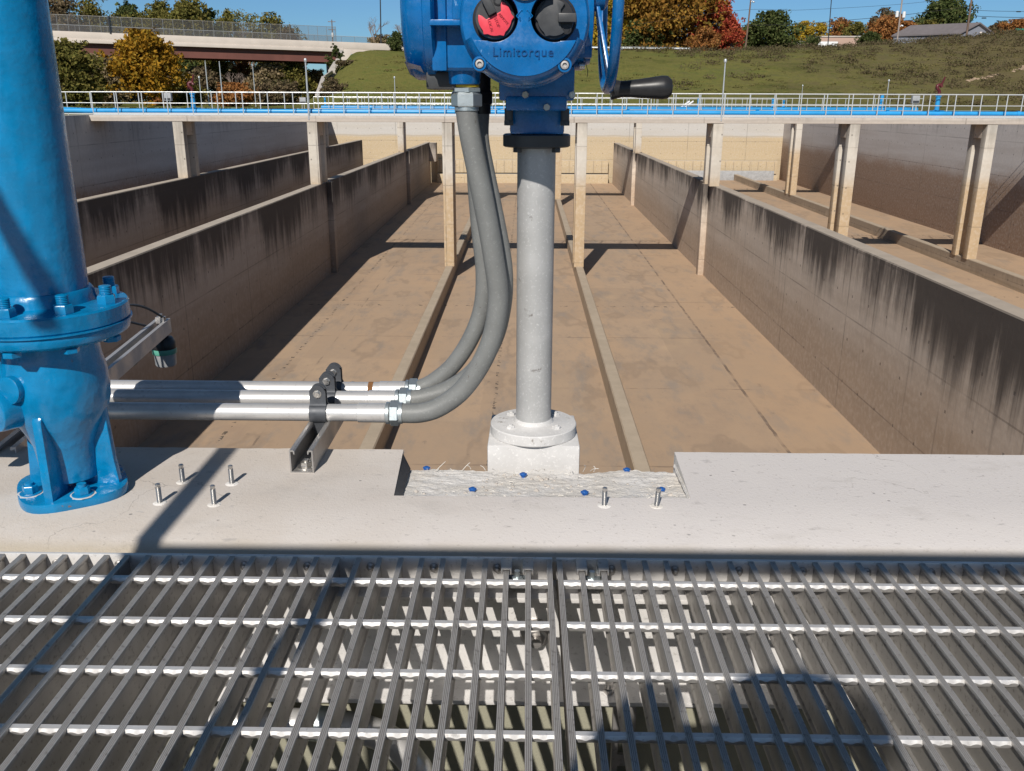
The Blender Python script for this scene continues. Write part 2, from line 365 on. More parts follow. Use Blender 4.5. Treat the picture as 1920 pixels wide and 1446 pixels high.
def chain_mat():
    g = G('chain link mesh')
    d = g.bsdf((.13, .125, .125), .7, .2)
    tr = g.n('BsdfTransparent'); mx = g.n('MixShader'); mx.inputs[0].default_value = .34
    g.t.links.new(tr.outputs[0], mx.inputs[1]); g.t.links.new(d.outputs[0], mx.inputs[2]); g.t.links.new(mx.outputs[0], g.out.inputs[0])
    return g.m


M['chain'] = chain_mat()

# ------------------------------------------------------------------ mesh helper
WORLD = {}


def frame(d):
    d = d.normalized(); a = V((0, 0, 1)) if abs(d.z) < .9 else V((1, 0, 0))
    u = a.cross(d).normalized(); return u, d.cross(u)


class MB:
    def __init__(s): s.v = []; s.f = []

    def add(s, vs, fs):
        o = len(s.v); s.v += [V(x) for x in vs]; s.f += [tuple(i + o for i in f) for f in fs]; return s

    def box(s, x0, x1, y0, y1, z0, z1):
        return s.add([(x, y, z) for z in (z0, z1) for y in (y0, y1) for x in (x0, x1)],
                     [(0, 2, 3, 1), (4, 5, 7, 6), (0, 1, 5, 4), (2, 6, 7, 3), (0, 4, 6, 2), (1, 3, 7, 5)])

    def bar(s, p0, p1, wd, ht, upv=(0, 0, 1)):
        p0 = V(p0); p1 = V(p1); d = (p1 - p0).normalized(); u = d.cross(V(upv)).normalized() * wd / 2; h = u.cross(d).normalized() * ht / 2
        return s.add([q + a * u + c * h for q in (p0, p1) for a, c in ((-1, -1), (1, -1), (1, 1), (-1, 1))],
                     [(3, 2, 1, 0), (4, 5, 6, 7), (0, 1, 5, 4), (1, 2, 6, 5), (2, 3, 7, 6), (3, 0, 4, 7)])

    def tube(s, pts, r, n=12, cap=True):
        pts = [V(p) for p in pts]; m = len(pts); rr = r if isinstance(r, (list, tuple)) else [r] * m
        u = None; vs = []; fs = []
        for i, p in enumerate(pts):
            d = (pts[min(i + 1, m - 1)] - pts[max(i - 1, 0)]).normalized()
            if u is None: u, _ = frame(d)
            u = (u - d * u.dot(d)).normalized(); q = d.cross(u)
            vs += [p + (u * math.cos(2 * PI * k / n) + q * math.sin(2 * PI * k / n)) * rr[i] for k in range(n)]
        for i in range(m - 1):
            for k in range(n):
                a = i * n + k; b2 = i * n + (k + 1) % n; fs.append((a, b2, b2 + n, a + n))
        if cap: fs += [tuple(range(n - 1, -1, -1)), tuple(range((m - 1) * n, m * n))]
        return s.add(vs, fs)

    def cyl(s, p0, p1, r0, r1=None, n=20, cap=True):
        return s.tube([p0, p1], [r0, r0 if r1 is None else r1], n, cap)

    def lathe(s, c, axis, prof, n=32, ang0=0.0):
        """prof: (radius, height along axis)"""
        c = V(c); ax = V(axis).normalized(); u, q = frame(ax); vs = []; fs = []
        for r, h in prof:
            vs += [c + ax * h + (u * math.cos(ang0 + 2 * PI * k / n) + q * math.sin(ang0 + 2 * PI * k / n)) * max(r, 1e-5) for k in range(n)]
        for i in range(len(prof) - 1):
            for k in range(n):
                a = i * n + k; b2 = i * n + (k + 1) % n; fs.append((a, b2, b2 + n, a + n))
        fs += [tuple(range(n - 1, -1, -1)), tuple(range((len(prof) - 1) * n, len(prof) * n))]
        return s.add(vs, fs)

    def prism(s, poly, vec):
        poly = [V(p) for p in poly]; vec = V(vec); n = len(poly)
        return s.add(poly + [p + vec for p in poly], [tuple(range(n - 1, -1, -1)), tuple(range(n, 2 * n))] + [(i, (i + 1) % n, (i + 1) % n + n, i + n) for i in range(n)])

    def hexa(s, c, axis, r, h, ang=0.0):
        return s.lathe(c, axis, [(r * .93, 0), (r, h * .08), (r, h * .85), (r * .88, h)], 6, ang)

    def build(s, name, m, parent=None, bevel=0.0, loc=None, smooth=35, seg=2):
        base = WORLD.get(parent.name, V((0, 0, 0))) if parent else (V(loc) if loc is not None else V((0, 0, 0)))
        me = bpy.data.meshes.new(name)
        me.from_pydata([v - base for v in s.v], [], s.f); me.update()
        bm = bmesh.new(); bm.from_mesh(me)
        bmesh.ops.recalc_face_normals(bm, faces=bm.faces)
        if bevel:
            es = [e for e in bm.edges if len(e.link_faces) == 2 and e.calc_face_angle(0) > math.radians(40)]
            bmesh.ops.bevel(bm, geom=es, offset=bevel, segments=seg, affect='EDGES', profile=.6, clamp_overlap=True)
        bm.to_mesh(me); bm.free()
        if smooth:
            me.shade_smooth(); me.set_sharp_from_angle(angle=math.radians(smooth))
        me.materials.append(m)
        ob = bpy.data.objects.new(name, me); COL.objects.link(ob)
        if parent: ob.parent = parent
        else: ob.location = base
        WORLD[ob.name] = base
        return ob


def tag(ob, label=None, cat=None, group=None, kind=None):
    if label: ob['label'] = label
    if cat: ob['category'] = cat
    if group: ob['group'] = group
    if kind: ob['kind'] = kind
    return ob


def thing(name, label, cat, loc, group=None):
    ob = bpy.data.objects.new(name, None); COL.objects.link(ob); ob.location = loc; ob.empty_display_size = .1
    WORLD[ob.name] = V(loc)
    return tag(ob, label, cat, group)


def cpy(ob, parent, off):
    c = ob.copy(); COL.objects.link(c); c.parent = parent; c.location = V(ob.location) + V(off); return c


def text(body, size, parent, m, pos, rotz=0.0, ext=.0006, name='lettering', space=1.0):
    """raised letters on a face that looks towards -y"""
    cu = bpy.data.curves.new(name, 'FONT'); cu.body = body; cu.size = size; cu.extrude = ext
    cu.align_x = 'CENTER'; cu.align_y = 'CENTER'; cu.space_character = space
    ob = bpy.data.objects.new(name, cu); COL.objects.link(ob); cu.materials.append(m)
    ob.parent = parent; ob.location = V(pos) - WORLD[parent.name]
    ob.rotation_euler = (Matrix.Rotation(PI / 2, 3, 'X') @ Matrix.Rotation(rotz, 3, 'Z')).to_euler()
    bpy.context.view_layer.update()
    me = bpy.data.meshes.new_from_object(ob.evaluated_get(bpy.context.evaluated_depsgraph_get()))
    mo = bpy.data.objects.new(name, me); COL.objects.link(mo); mo.parent = parent; mo.location = ob.location; mo.rotation_euler = ob.rotation_euler
    bpy.data.objects.remove(ob); WORLD[mo.name] = V(pos)
    return mo


def spline(pts, n=8):
    pts = [V(p) for p in pts]; out = []
    for i in range(len(pts) - 1):
        p0 = pts[max(i - 1, 0)]; p1 = pts[i]; p2 = pts[i + 1]; p3 = pts[min(i + 2, len(pts) - 1)]
        for k in range(n):
            t = k / n
            out.append(.5 * ((2 * p1) + (p2 - p0) * t + (2 * p0 - 5 * p1 + 4 * p2 - p3) * t * t + (3 * p1 - p0 - 3 * p2 + p3) * t ** 3))
    return out + [pts[-1]]


# ================================================================== NEAR: concrete wall, grating, floor stand, actuator
def near_wall():
    m = MB(); yn, ych, yf = 1.1445, 1.178, 1.538; zch = -.014; zb = -8.3
    nl, nr, nf = -.219, .277, 1.335
    # top, with a slightly ragged far edge
    def edge(x): return yf + .0024 * mnoise.noise(V((x * 22, 3, 0))) + .0018 * mnoise.noise(V((x * 70, 9, 0))) - .006 * max(0, mnoise.noise(V((x * 31, 12, 0))) - .45)
    def strip(xs, y0, y1f):
        n = len(xs); vs = [(x, y0, 0) for x in xs] + [(x, y1f(x), 0) for x in xs] + [(x, y1f(x) + .001, zb) for x in xs]
        fs = []
        for i in range(n - 1):
            fs += [(i, i + 1, n + i + 1, n + i), (n + i, n + i + 1, 2 * n + i + 1, 2 * n + i)]
        m.add(vs, fs)
    L = [-22, -10, -4, -2.2] + [-1.2 + i * .02 for i in range(49)] + [nl - .006]
    R = [nr + .004] + [nr + .02 + i * .02 for i in range(50)] + [2.5, 4, 10, 28.5]
    strip(L, nf, edge); strip(R, nf, edge)
    for xs in ([-22, -1.2, nl + .005, nr - .002, 1.4, 28.5],):
        n = len(xs)
        vs = [(x, ych, 0) for x in xs] + [(x, nf, 0) for x in xs] + [(x, yn, zch) for x in xs] + [(x, yn, zb) for x in xs]
        fs = []
        for i in range(n - 1):
            fs += [(i, i + 1, n + i + 1, n + i), (2 * n + i, 2 * n + i + 1, i + 1, i), (3 * n + i, 3 * n + i + 1, 2 * n + i + 1, 2 * n + i)]
        m.add(vs, fs)
    m.add([(nl - .006, nf, 0), (nl + .005, nf, 0), (nl - .006, yf, 0)], [(0, 1, 2)]); m.add([(nr - .002, nf, 0), (nr + .004, nf, 0), (nr + .004, yf, 0)], [(0, 1, 2)])
    w_ = m.build('concrete_wall', M['near'], smooth=25)
    tag(w_, 'pale whitewashed concrete wall top running along the far side of the metal grating', 'wall')
    # notch floor
    q = MB(); nx, ny = 240, 92; vs = []; fs = []
    for j in range(ny + 1):
        for i in range(nx + 1):
            t = j / ny; u = i / nx
            x = (nl + .005 - .011 * t) + u * ((nr - .002 + .006 * t) - (nl + .005 - .011 * t))
            ye = 1.522 + .010 * mnoise.noise(V((x * 14, 1, 0))) + .006 * mnoise.noise(V((x * 45, 5, 0))) + .010 * math.sin(u * 9) + .003 * mnoise.noise(V((x * 120, 8, 0)))
            y = nf + t * (ye - nf)
            z = -.003 - .034 * t ** .8 + .0016 * mnoise.noise(V((x * 24, y * 36, 0))) + .0012 * mnoise.noise(V((x * 75, y * 80, 2))) + .0005 * mnoise.noise(V((x * 190, y * 190, 4)))
            if j == 0: z = -.0005
            vs.append((x, y, z))
    for j in range(ny):
        for i in range(nx):
            a = j * (nx + 1) + i; fs.append((a, a + 1, a + nx + 2, a + nx + 1))
    # front drop and cheeks
    o = len(vs)
    for i in range(nx + 1): vs.append((vs[ny * (nx + 1) + i][0], vs[ny * (nx + 1) + i][1] + .004, -.45))
    for i in range(nx): a = ny * (nx + 1) + i; fs.append((a, a + 1, o + i + 1, o + i))
    for side in (0, nx):
        o = len(vs)
        for j in range(ny + 1): p = vs[j * (nx + 1) + side]; vs.append((p[0], p[1], 0))
        vs.append((vs[-1][0], 1.538, 0)); vs.append((vs[-2][0], 1.538, -.45)); vs.append((vs[ny * (nx + 1) + side][0], vs[ny * (nx + 1) + side][1], -.45))
        for j in range(ny): a = j * (nx + 1) + side; fs.append((a, a + nx + 1, o + j + 1, o + j))
        fs.append((ny * (nx + 1) + side, len(vs) - 1, len(vs) - 2, len(vs) - 3, o + ny))
    q.add(vs, fs); q.build('notch_floor', M['notch'], w_, smooth=60)
    # dark filler strip down the left cheek, pale ridge down the right one
    q = MB(); pts = [(nl + .006 + .0015 * mnoise.noise(V((0, y * 60, 0))) - .011 * (y - nf) / .2, y, 0) for y in [1.338 + i * .0098 for i in range(20)]]
    n = len(pts)
    vs = [(p[0] - .001, p[1], -.0015) for p in pts] + [(p[0] + .0125 + .002 * mnoise.noise(V((3, p[1] * 80, 0))), p[1], -.004 - .03 * (p[1] - nf) / .2) for p in pts] + [(p[0] - .001, p[1], -.06) for p in pts]
    fs = [(i, i + 1, n + i + 1, n + i) for i in range(n - 1)] + [(n + i, n + i + 1, 2 * n + i + 1, 2 * n + i) for i in range(n - 1)] + [(0, n, 2 * n), (n - 1, 2 * n - 1, 3 * n - 1)]
    q.add(vs, fs); q.build('joint_filler', M['rubber'], w_)
    q = MB(); q.tube([(nr - .001 + .007 * (y - nf) / .2 + .002 * mnoise.noise(V((1, y * 50, 0))), y, -.004 - .02 * (y - nf) / .2) for y in [1.34 + i * .0097 for i in range(20)]], .0045, 6)
    q.build('mortar_ridge', M['notch'], w_)


near_wall()


def notch_z(y): t = max(0, (y - 1.335) / .187); return -.003 - .034 * t ** .8


for (px, py, lab) in ((800, 882, 'blue screw head at the left end of the ragged notch edge'), (886, 922, 'blue screw head low in the notch left of the white bracket'),
                      (981, 894, 'blue screw head in front of the white bracket block'), (1096, 928, 'blue screw head low in the notch beside the steel stud nearer the bracket'),
                      (1175, 885, 'blue screw head at the ragged notch edge right of the bracket'), (1240, 922, 'blue screw head just behind the steel stud by the right notch end')):
    p = at(px, py, 1.4)
    for _ in range(6):
        y = p.y; d = (p - CAM).normalized(); p = CAM + d * ((notch_z(y) - CAM.z) / d.z)
    q = MB(); q.lathe(p - V((0, 0, .006)), (0, 0, 1), [(.0030, 0), (.0030, .0085), (.0052, .009), (.0056, .0118), (.0044, .0135), (.002, .0140), (.0018, .0125)], 8)
    for k in range(5):
        a = k * 1.257 + .3; q.bar(p + V((.004 * math.cos(a), .004 * math.sin(a), .0045)), p + V((.0068 * math.cos(a), .0068 * math.sin(a), .0045)), .0025, .003)
    tag(q.build('screw_head', M['screw'], loc=p, smooth=30), lab, 'screw', 'blue screw heads in the notch')

# frayed strands of paint and fibre stuck in the notch
q = MB(); rs = random.Random(3)
for i in range(90):
    u = rs.random(); x = -.21 + .475 * rs.random(); y = (1.515 + .02 * rs.random()) if u < .3 else 1.345 + .17 * rs.random()
    z = notch_z(min(y, 1.522)) - .002; L = rs.uniform(.004, .014) * (1.7 if u < .3 and rs.random() < .4 else 1); a = rs.random() * 6.28
    rise = L * (rs.uniform(.3, 1.1) if u < .3 else rs.uniform(.05, .25)); d = V((math.cos(a), math.sin(a), 0)); b2 = V((-d.y, d.x, 0)) * L * rs.uniform(-.5, .5)
    p0 = V((x, y, z + .0015)); p1 = p0 + d * L * .5 + b2 + V((0, 0, rise * .7)); p2 = p0 + d * L + V((0, 0, rise))
    q.tube(spline([p0, p1, p2], 4), [.0006] * 5 + [.0006] * 3 + [.0003], 5)
tag(q.build('paint_strands', M['fibre']), 'frayed white paint strands sticking up from the ragged notch', 'strands', kind='stuff')

q = MB(); rs = random.Random(8)
for i in range(130):
    x = -.205 + .47 * rs.random(); y = 1.345 + .165 * rs.random() ** .8; r = rs.uniform(.0010, .0034) * (1.5 if rs.random() < .1 else 1)
    q.lathe((x, y, notch_z(y) - .0008), (rs.gauss(0, .4), rs.gauss(0, .4), 1), [(r, 0), (r * rs.uniform(.8, 1.1), r * .5), (r * .4, r * .9)], rs.choice((4, 5, 6)), rs.random() * 6)
tag(q.build('concrete_chips', plain('broken concrete', (.46, .42, .38), .95, 0, .3, 60), smooth=0), 'small chips of broken concrete lying in the notch', 'chips', kind='stuff')

# steel studs
def stud(px, py, h, lab, grp, tilt=(0, 0)):
    d = at(px, py, 1.3) - CAM; p = CAM + d * (-CAM.z / d.z)
    q = MB(); prof = [(.0043, -.004)]; k = 0; z = 0.0
    while z < h - .008:
        prof += [(.0043, z), (.0036, z + .0008), (.0043, z + .0016)]; z += .0017
    prof += [(.0034, h - .007), (.0034, h - .004), (.0042, h - .0035), (.0040, h - .001), (.0028, h)]
    q.lathe(p, (tilt[0], tilt[1], 1), prof, 12)
    t = thing('threaded_stud', lab, 'stud', p, grp)
    q.build('shaft', M['steelbolt'], t)
    q = MB(); q.lathe(p + V((0, 0, -.001)), (0, 0, 1), [(.013, 0), (.010, .0018), (.006, .0024)], 14); q.build('mortar_collar', M['notch'], t)


gs = 'steel studs standing in the concrete'
stud(300, 943, .034, 'steel threaded stud nearest the blue base plate, front left of four', gs)
stud(402, 946, .034, 'steel threaded stud front right of the four by the blue post, touching the thin shadow', gs)
stud(343, 904, .033, 'steel threaded stud back left of the four, between the blue post and thin shadow', gs)
stud(435, 907, .034, 'steel threaded stud back right of the four, on the far side of the thin shadow', gs)
stud(1133, 948, .032, 'steel threaded stud on the notch lip, nearer the white bracket block', gs, (.0, .0))
stud(1231, 949, .032, 'steel threaded stud on the notch lip with a blue screw right behind it', gs, (.06, 0))


# ---------------- grating
def grating(name, x_start, step, n, label, clips, y0=.2, y1=1.130):
    t = thing(name, label, 'grating', (x_start + step * n / 2, .66, 0), 'aluminium grating panels')
    H, tw, web, bf = .039, .0037, .0013, .0038
    prof = [(-tw, -.0042), (-tw, -.0007)]
    for k in range(4):
        a = -tw + 2 * tw * (k + .12) / 4; b2 = -tw + 2 * tw * (k + .80) / 4
        prof += [(a, 0), (b2, 0)] + ([(-tw + 2 * tw * (k + 1) / 4, -.0016)] if k < 3 else [])
    prof += [(tw, -.0007), (tw, -.0042), (web, -.0085), (web, -H + .0105), (web + .0007, -H + .0065), (bf, -H + .0035), (bf, -H), (-bf, -H), (-bf, -H + .0035), (-web - .0007, -H + .0065), (-web, -H + .0105), (-web, -.0085)]
    m = MB(); m.prism([(x_start + a, y0, z) for a, z in prof], (0, y1 - y0 - .004, 0))
    b0 = m.build('bearing_bar', M['bars'], t, smooth=20)
    for i in range(1, n): cpy(b0, t, (step * i, 0, 0))
    ys = [1.068 - .1017 * k for k in range(9) if 1.068 - .1017 * k > y0]
    sgn = 1 if step > 0 else -1
    y = ys[0]; c = MB(); K = 12 * (n - 1); vs = []; fs = []
    for k in range(K + 1):
        u = k / 12; x = x_start + step * u
        e = .0026 * (abs(math.sin(2 * PI * u + .2))) ** 1.3 - .0008
        for (dy, dz) in ((.0015, -.0138), (-.0035, -.0082 + e * .7), (-.0048, -.0060 + e), (-.0030, -.0014), (.0036, -.0014), (.0046, -.0075), (.0030, -.0138)):
            vs.append((x, y + dy, dz))
    for k in range(K):
        for j in range(7): a = k * 7 + j; b2 = k * 7 + (j + 1) % 7; fs.append((a, b2, b2 + 7, a + 7))
    c.add(vs, fs); c0 = c.build('cross_bar', M['cross'], t, smooth=30)
    for yy in ys[1:]: cpy(c0, t, (0, yy - y, 0))
    e = MB(); xa, xb = sorted((x_start - sgn * .0045, x_start + step * (n - 1) + sgn * .0045)); e.box(xa, xb, y1 - .0035, y1 + .0015, -.033, .0005)
    e.build('end_plate', M['sheet'], t, .0006)
    for k in clips:
        x = x_start + step * k; q = MB()
        q.box(x - .0075, x - .0048, y1 - .038, y1 - .006, -.006, .003); q.box(x + .0048, x + .0075, y1 - .038, y1 - .006, -.006, .003)
        q.box(x - .0075, x + .0075, y1 - .038, y1 - .006, .0012, .0036)
        q.build('saddle_clip', M['bars'], t, .0012)
    if len(clips) == 2:
        x = x_start + step * (clips[0] + clips[1]) / 2; q = MB(); q.hexa((x, y1 - .026, -.024), (0, 0, 1), .0085, .008, .3); q.cyl((x, y1 - .026, -.02), (x, y1 - .026, -.006), .004)
        q.box(x - .013, x + .013, y1 - .036, y1 - .008, -.026, -.0236)
        q.build('clip_bolt', M['zinc'], t)
    # weld beads / bolt tips on the end plate
    x = x_start + step * 2.45; q = MB(); q.lathe((x, y1 - .004, -.014), (0, -1, 0), [(.0062, 0), (.0062, .003), (.0035, .0045), (.0035, .009), (.001, .0105)], 10)
    r0 = q.build('rivet', M['strut'], t)
    for i in range(5, n, 3): cpy(r0, t, (step * (i - 2), 0, 0))



grating('grating_panel', .0375, -.0302, 29, 'aluminium bar grating panel with long ridged bars, in front of the blue post', (2, 1))
grating('grating_panel', .0520, .0302, 32, 'aluminium bar grating panel right of the seam, with a person shaped shadow on it', (1, 2))
# channel bolted to the wall, carries the grating
t = thing('support_channel', 'long aluminium channel bolted to the wall under the grating ends', 'channel', (0, 1.13, -.2))
q = MB(); q.prism([(-2.2, 1.1430, -.0425), (-2.2, 1.0915, -.0425), (-2.2, 1.0915, -.050), (-2.2, 1.1275, -.052), (-2.2, 1.1370, -.060), (-2.2, 1.1370, -.196), (-2.2, 1.1275, -.2035), (-2.2, 1.0805, -.2055), (-2.2, 1.0805, -.2125), (-2.2, 1.1430, -.2125)], (4.6, 0, 0))
q.build('channel', M['sheet'], t, .0012)
for x, z in ((.020, -.128), (1.02, -.128), (-.95, -.128)):
    q = MB(); q.lathe((x, 1.1370, z), (0, -1, 0), [(.024, 0), (.024, .003), (.02, .0035)], 24); q.hexa((x, 1.1335, z), (0, -1, 0), .016, .012, .2); q.cyl((x, 1.1225, z), (x, 1.1085, z), .008)
    q.build('anchor_bolt', M['strut'], t)
for x in (.128, -.42, .66):
    q = MB(); q.hexa((x, 1.1035, -.206), (0, 0, 1), .0085, .007, .5); q.cyl((x, 1.1035, -.2), (x, 1.1035, -.19), .005); q.build('flange_bolt', M['strut'], t)
t = thing('drain_pipe', 'grey pipe running low along the wall below the grating then bending down', 'pipe', (-.3, 1.09, -.3))
q = MB(); q.tube(spline([(-.62, 1.108, -.268), (-.45, 1.106, -.268), (-.28, 1.104, -.270), (-.21, 1.100, -.285), (-.165, 1.094, -.325), (-.15, 1.09, -.40), (-.15, 1.09, -.8)], 8), .022, 18)
q.build('pipe', M['conduit'], t)
for x in (-.5, -.30): q = MB(); q.cyl((x - .022, 1.107, -.2685), (x + .022, 1.105, -.2695), .0255, None, 20); q.build('coupling', M['zinc'], t)
t = thing('slotted_strut', 'upright slotted metal strut fixed to the wall below the grating', 'strut', (.155, 1.13, -.5))
q = MB()
for (x0, x1) in ((.138, .147), (.163, .172)): q.box(x0, x1, 1.119, 1.124, -.95, -.222)
for k in range(15): q.box(.147, .163, 1.119, 1.124, -.95 + k * .05, -.95 + k * .05 + .021)
q.box(.138, .1405, 1.124, 1.134, -.95, -.222); q.box(.1695, .172, 1.124, 1.134, -.95, -.222)
q.build('strut_channel', M['strut'], t)
# trench and walkway behind the camera
q = MB(); q.box(-6, 6, .05, 1.135, -1.5, -1.3); q.box(-6, 6, -4, .12, -1.3, -.05)
tag(q.build('walkway_ground', M['slab']), kind='structure')


# ---------------- floor stand column with bracket
CX, CY = .0187, 1.640
t = thing('actuator_stand', 'silver pipe column on a white round flange and block bracket', 'column', (CX, CY, 0))
q = MB()
q.prism([(CX - .088, 1.566, -.001), (CX + .088, 1.566, -.001), (CX + .086, 1.742, -.001), (CX - .086, 1.742, -.001)], (0, 0, -.16))
q.build('bracket_block', M['base'], t, .004)
q = MB(); q.lathe((CX, CY, -.001), (0, 0, 1), [(.083, 0), (.0845, .002), (.0845, .0195), (.083, .0215), (.045, .0225), (.0395, .0245), (.0365, .029), (.0345, .031)], 64)
q.build('flange', M['base'], t)
for a in (220, 320, 40, 140):
    x = CX + .058 * math.cos(math.radians(a)); y = CY + .058 * math.sin(math.radians(a)); q = MB(); q.hexa((x, y, .0205), (0, 0, 1), .0085, .0055, a); q.cyl((x, y, .02), (x, y, .029), .0042)
    q.build('flange_nut', M['base'], t)
q = MB(); q.cyl((CX, CY, .018), (CX, CY, .552), .0343, None, 48); q.build('pipe_column', M['column'], t)
q = MB(); q.lathe((CX, CY, .546), (0, 0, 1), [(.036, -.004), (.057, -.002), (.060, 0), (.060, .0185), (.057, .0205), (.03, .021)], 48); q.build('top_flange', M['dkgrey'], t)
for a in (225, 315, 45, 135):
    x = CX + .048 * math.cos(math.radians(a)); y = CY + .048 * math.sin(math.radians(a)); q = MB(); q.hexa((x, y, .536), (0, 0, 1), .008, .009, a); q.build('flange_bolt', M['dkgrey'], t)

# ---------------- valve actuator
A = thing('valve_actuator', 'blue electric valve actuator with red and black knobs and a side handwheel', 'actuator', (0, 1.6, .57))
AB = M['actuator']
cx, cz = -.004, .745
q = MB(); q.prism([(CX - .047, CY - .047, .5665), (CX + .047, CY - .047, .5665), (CX + .047, CY + .047, .5665), (CX - .047, CY + .047, .5665)], (0, 0, .066)); q.build('pedestal', AB, A, .006)
q = MB(); q.prism([(-.046, 1.560, .622), (.080, 1.560, .622), (.080, 1.72, .622), (-.046, 1.72, .622)], (0, 0, .055)); q.box(-.035, .068, 1.556, 1.72, .606, .63); q.build('gear_housing', AB, A, .005)
for x, z in ((-.030, .606), (.066, .606)):
    q = MB(); q.cyl((x, 1.58, z - .016), (x, 1.58, z + .004), .0075, None, 14); q.hexa((x, 1.58, z - .024), (0, 0, 1), .009, .009); q.build('gear_bolt', M['dkgrey'], A)
for x, z in ((-.002, .632), (.034, .612), (.076, .632)):
    q = MB(); q.hexa((x, 1.557, z), (0, -1, 0), .0062, .006, .3); q.build('gear_bolt', M['steelbolt'], A)
# main housing behind the cover
q = MB(); q.lathe((cx, 1.80, cz), (0, -1, 0), [(.07, 0), (.090, .02), (.094, .05), (.094, .25), (.100, .252), (.100, .272), (.091, .276), (.091, .36), (.05, .365)], 56); q.build('motor_housing', AB, A)
q = MB(); q.box(-.158, -.06, 1.535, 1.70, .668, .86); q.build('terminal_housing', AB, A, .012, seg=3)
q = MB(); q.box(-.154, -.092, 1.500, 1.56, .735, .7435); q.build('rib', AB, A, .0012)
q = MB(); q.box(-.154, -.13, 1.528, 1.56, .668, .86); q.build('rib', AB, A, .003)
q = MB(); q.box(-.118, -.098, 1.5, 1.56, .7435, .86); q.build('rib', AB, A, .003)
q = MB(); q.lathe((-.106, 1.575, .648), (0, 0, 1), [(.0265, 0), (.0278, .002), (.030, .06), (.033, .10), (.03, .14)], 36); q.build('conduit_hub', AB, A)
# left terminal cover: a drum facing -x
q = MB(); q.lathe((-.152, 1.615, .768), (-1, 0, 0), [(.112, -.004), (.118, 0), (.118, .0125), (.1125, .0145), (.1125, .034), (.107, .043), (.094, .050), (.05, .0525)], 64); q.build('terminal_cover', AB, A)
q = MB(); q.prism([(-.201, 1.60, .668), (-.172, 1.60, .660), (-.172, 1.52, .675), (-.198, 1.52, .682)], (0, .02, -.004)); q.build('cover_lug', AB, A, .002)
q = MB(); q.box(-.168, -.118, 1.56, 1.66, .640, .668); q.build('terminal_block', M['dkgrey'], A, .004)
CK, CO, CN = .9486, V((-.004, 1.46, .745)), V((-.0038, 1.385, .7386))   # size and place of the control cover


class CB(MB):
    def build(s, *a, **k):
        s.v = [CN + (v - CO) * CK for v in s.v]; return MB.build(s, *a, **k)


def ctext(body, size, parent, m, pos, *a, **k): return text(body, size * CK, parent, m, CN + (V(pos) - CO) * CK, *a, **k)


# control cover
q = CB(); q.lathe((cx, 1.55, cz), (0, -1, 0), [(.094, -.022), (.1035, -.014), (.1035, .030), (.1015, .036), (.0985, .040), (.05, .0405)], 72); q.build('control_cover', AB, A)
kr = (-.0500, .7445); kb = (.0420, .7445); RC = .0365


def arc(c, r, a0, a1, n): return [(c[0] + r * math.cos(math.radians(a0 + (a1 - a0) * i / n)), c[1] + r * math.sin(math.radians(a0 + (a1 - a0) * i / n))) for i in range(n + 1)]


RS = .0865
pl = arc((cx, cz), RS, 203, 337, 40)                       # lower smile
pl += [(.052, .7098)] + arc(kb, RC, 285, 100, 28)          # round the black knob recess
pl += arc((cx, cz), RS + .008, 66, 114, 16)
pl += arc(kr, RC, 80, -105, 28) + [(-.060, .7098)]
q = CB(); q.prism([(x, 1.4600, z) for x, z in pl], (0, .05, 0)); q.build('face_plate', AB, A, .0022, seg=2)
# the rim below the face plate, sloping back
vs = []; fs = []; n = 44
for i in range(n + 1):
    a = math.radians(200 + 140 * i / n); ca, sa = math.cos(a), math.sin(a)
    for r, y in ((.0868, 1.4625), (.0915, 1.466), (.0985, 1.480), (.1015, 1.496), (.1015, 1.516), (.0868, 1.516)): vs.append((cx + r * ca, y, cz + r * sa))
for i in range(n):
    for j in range(5): a = i * 6 + j; fs.append((a, a + 1, a + 7, a + 6))
q = CB(); q.add(vs, fs); q.build('cover_rim', AB, A, smooth=60)
for x, z in ((-.0735, .6765), (.0590, .6750)):
    q = CB(); q.lathe((x, 1.500, z), (0, -1, 0), [(.0115, 0), (.0115, .036), (.0105, .038), (.0078, .0382), (.0078, .030), (.001, .030)], 28); b_ = q.build('bolt_boss', AB, A)
    q = CB(); q.lathe((x, 1.470, z), (0, -1, 0), [(.0068, 0), (.0068, .0072), (.0060, .0080), (.0036, .0082), (.0034, .005), (.0005, .005)], 20); q.build('cap_screw', M['strut'], A)
for c in (kr, kb):
    q = CB(); q.lathe((c[0], 1.5085, c[1]), (0, -1, 0), [(.0362, 0), (.0362, .0015), (.0350, .0018), (.034, .002), (.005, .002)], 40); q.build('knob_recess', M['void'], A)
# red knob
th = math.radians(30)
kn = thing  # alias kept short


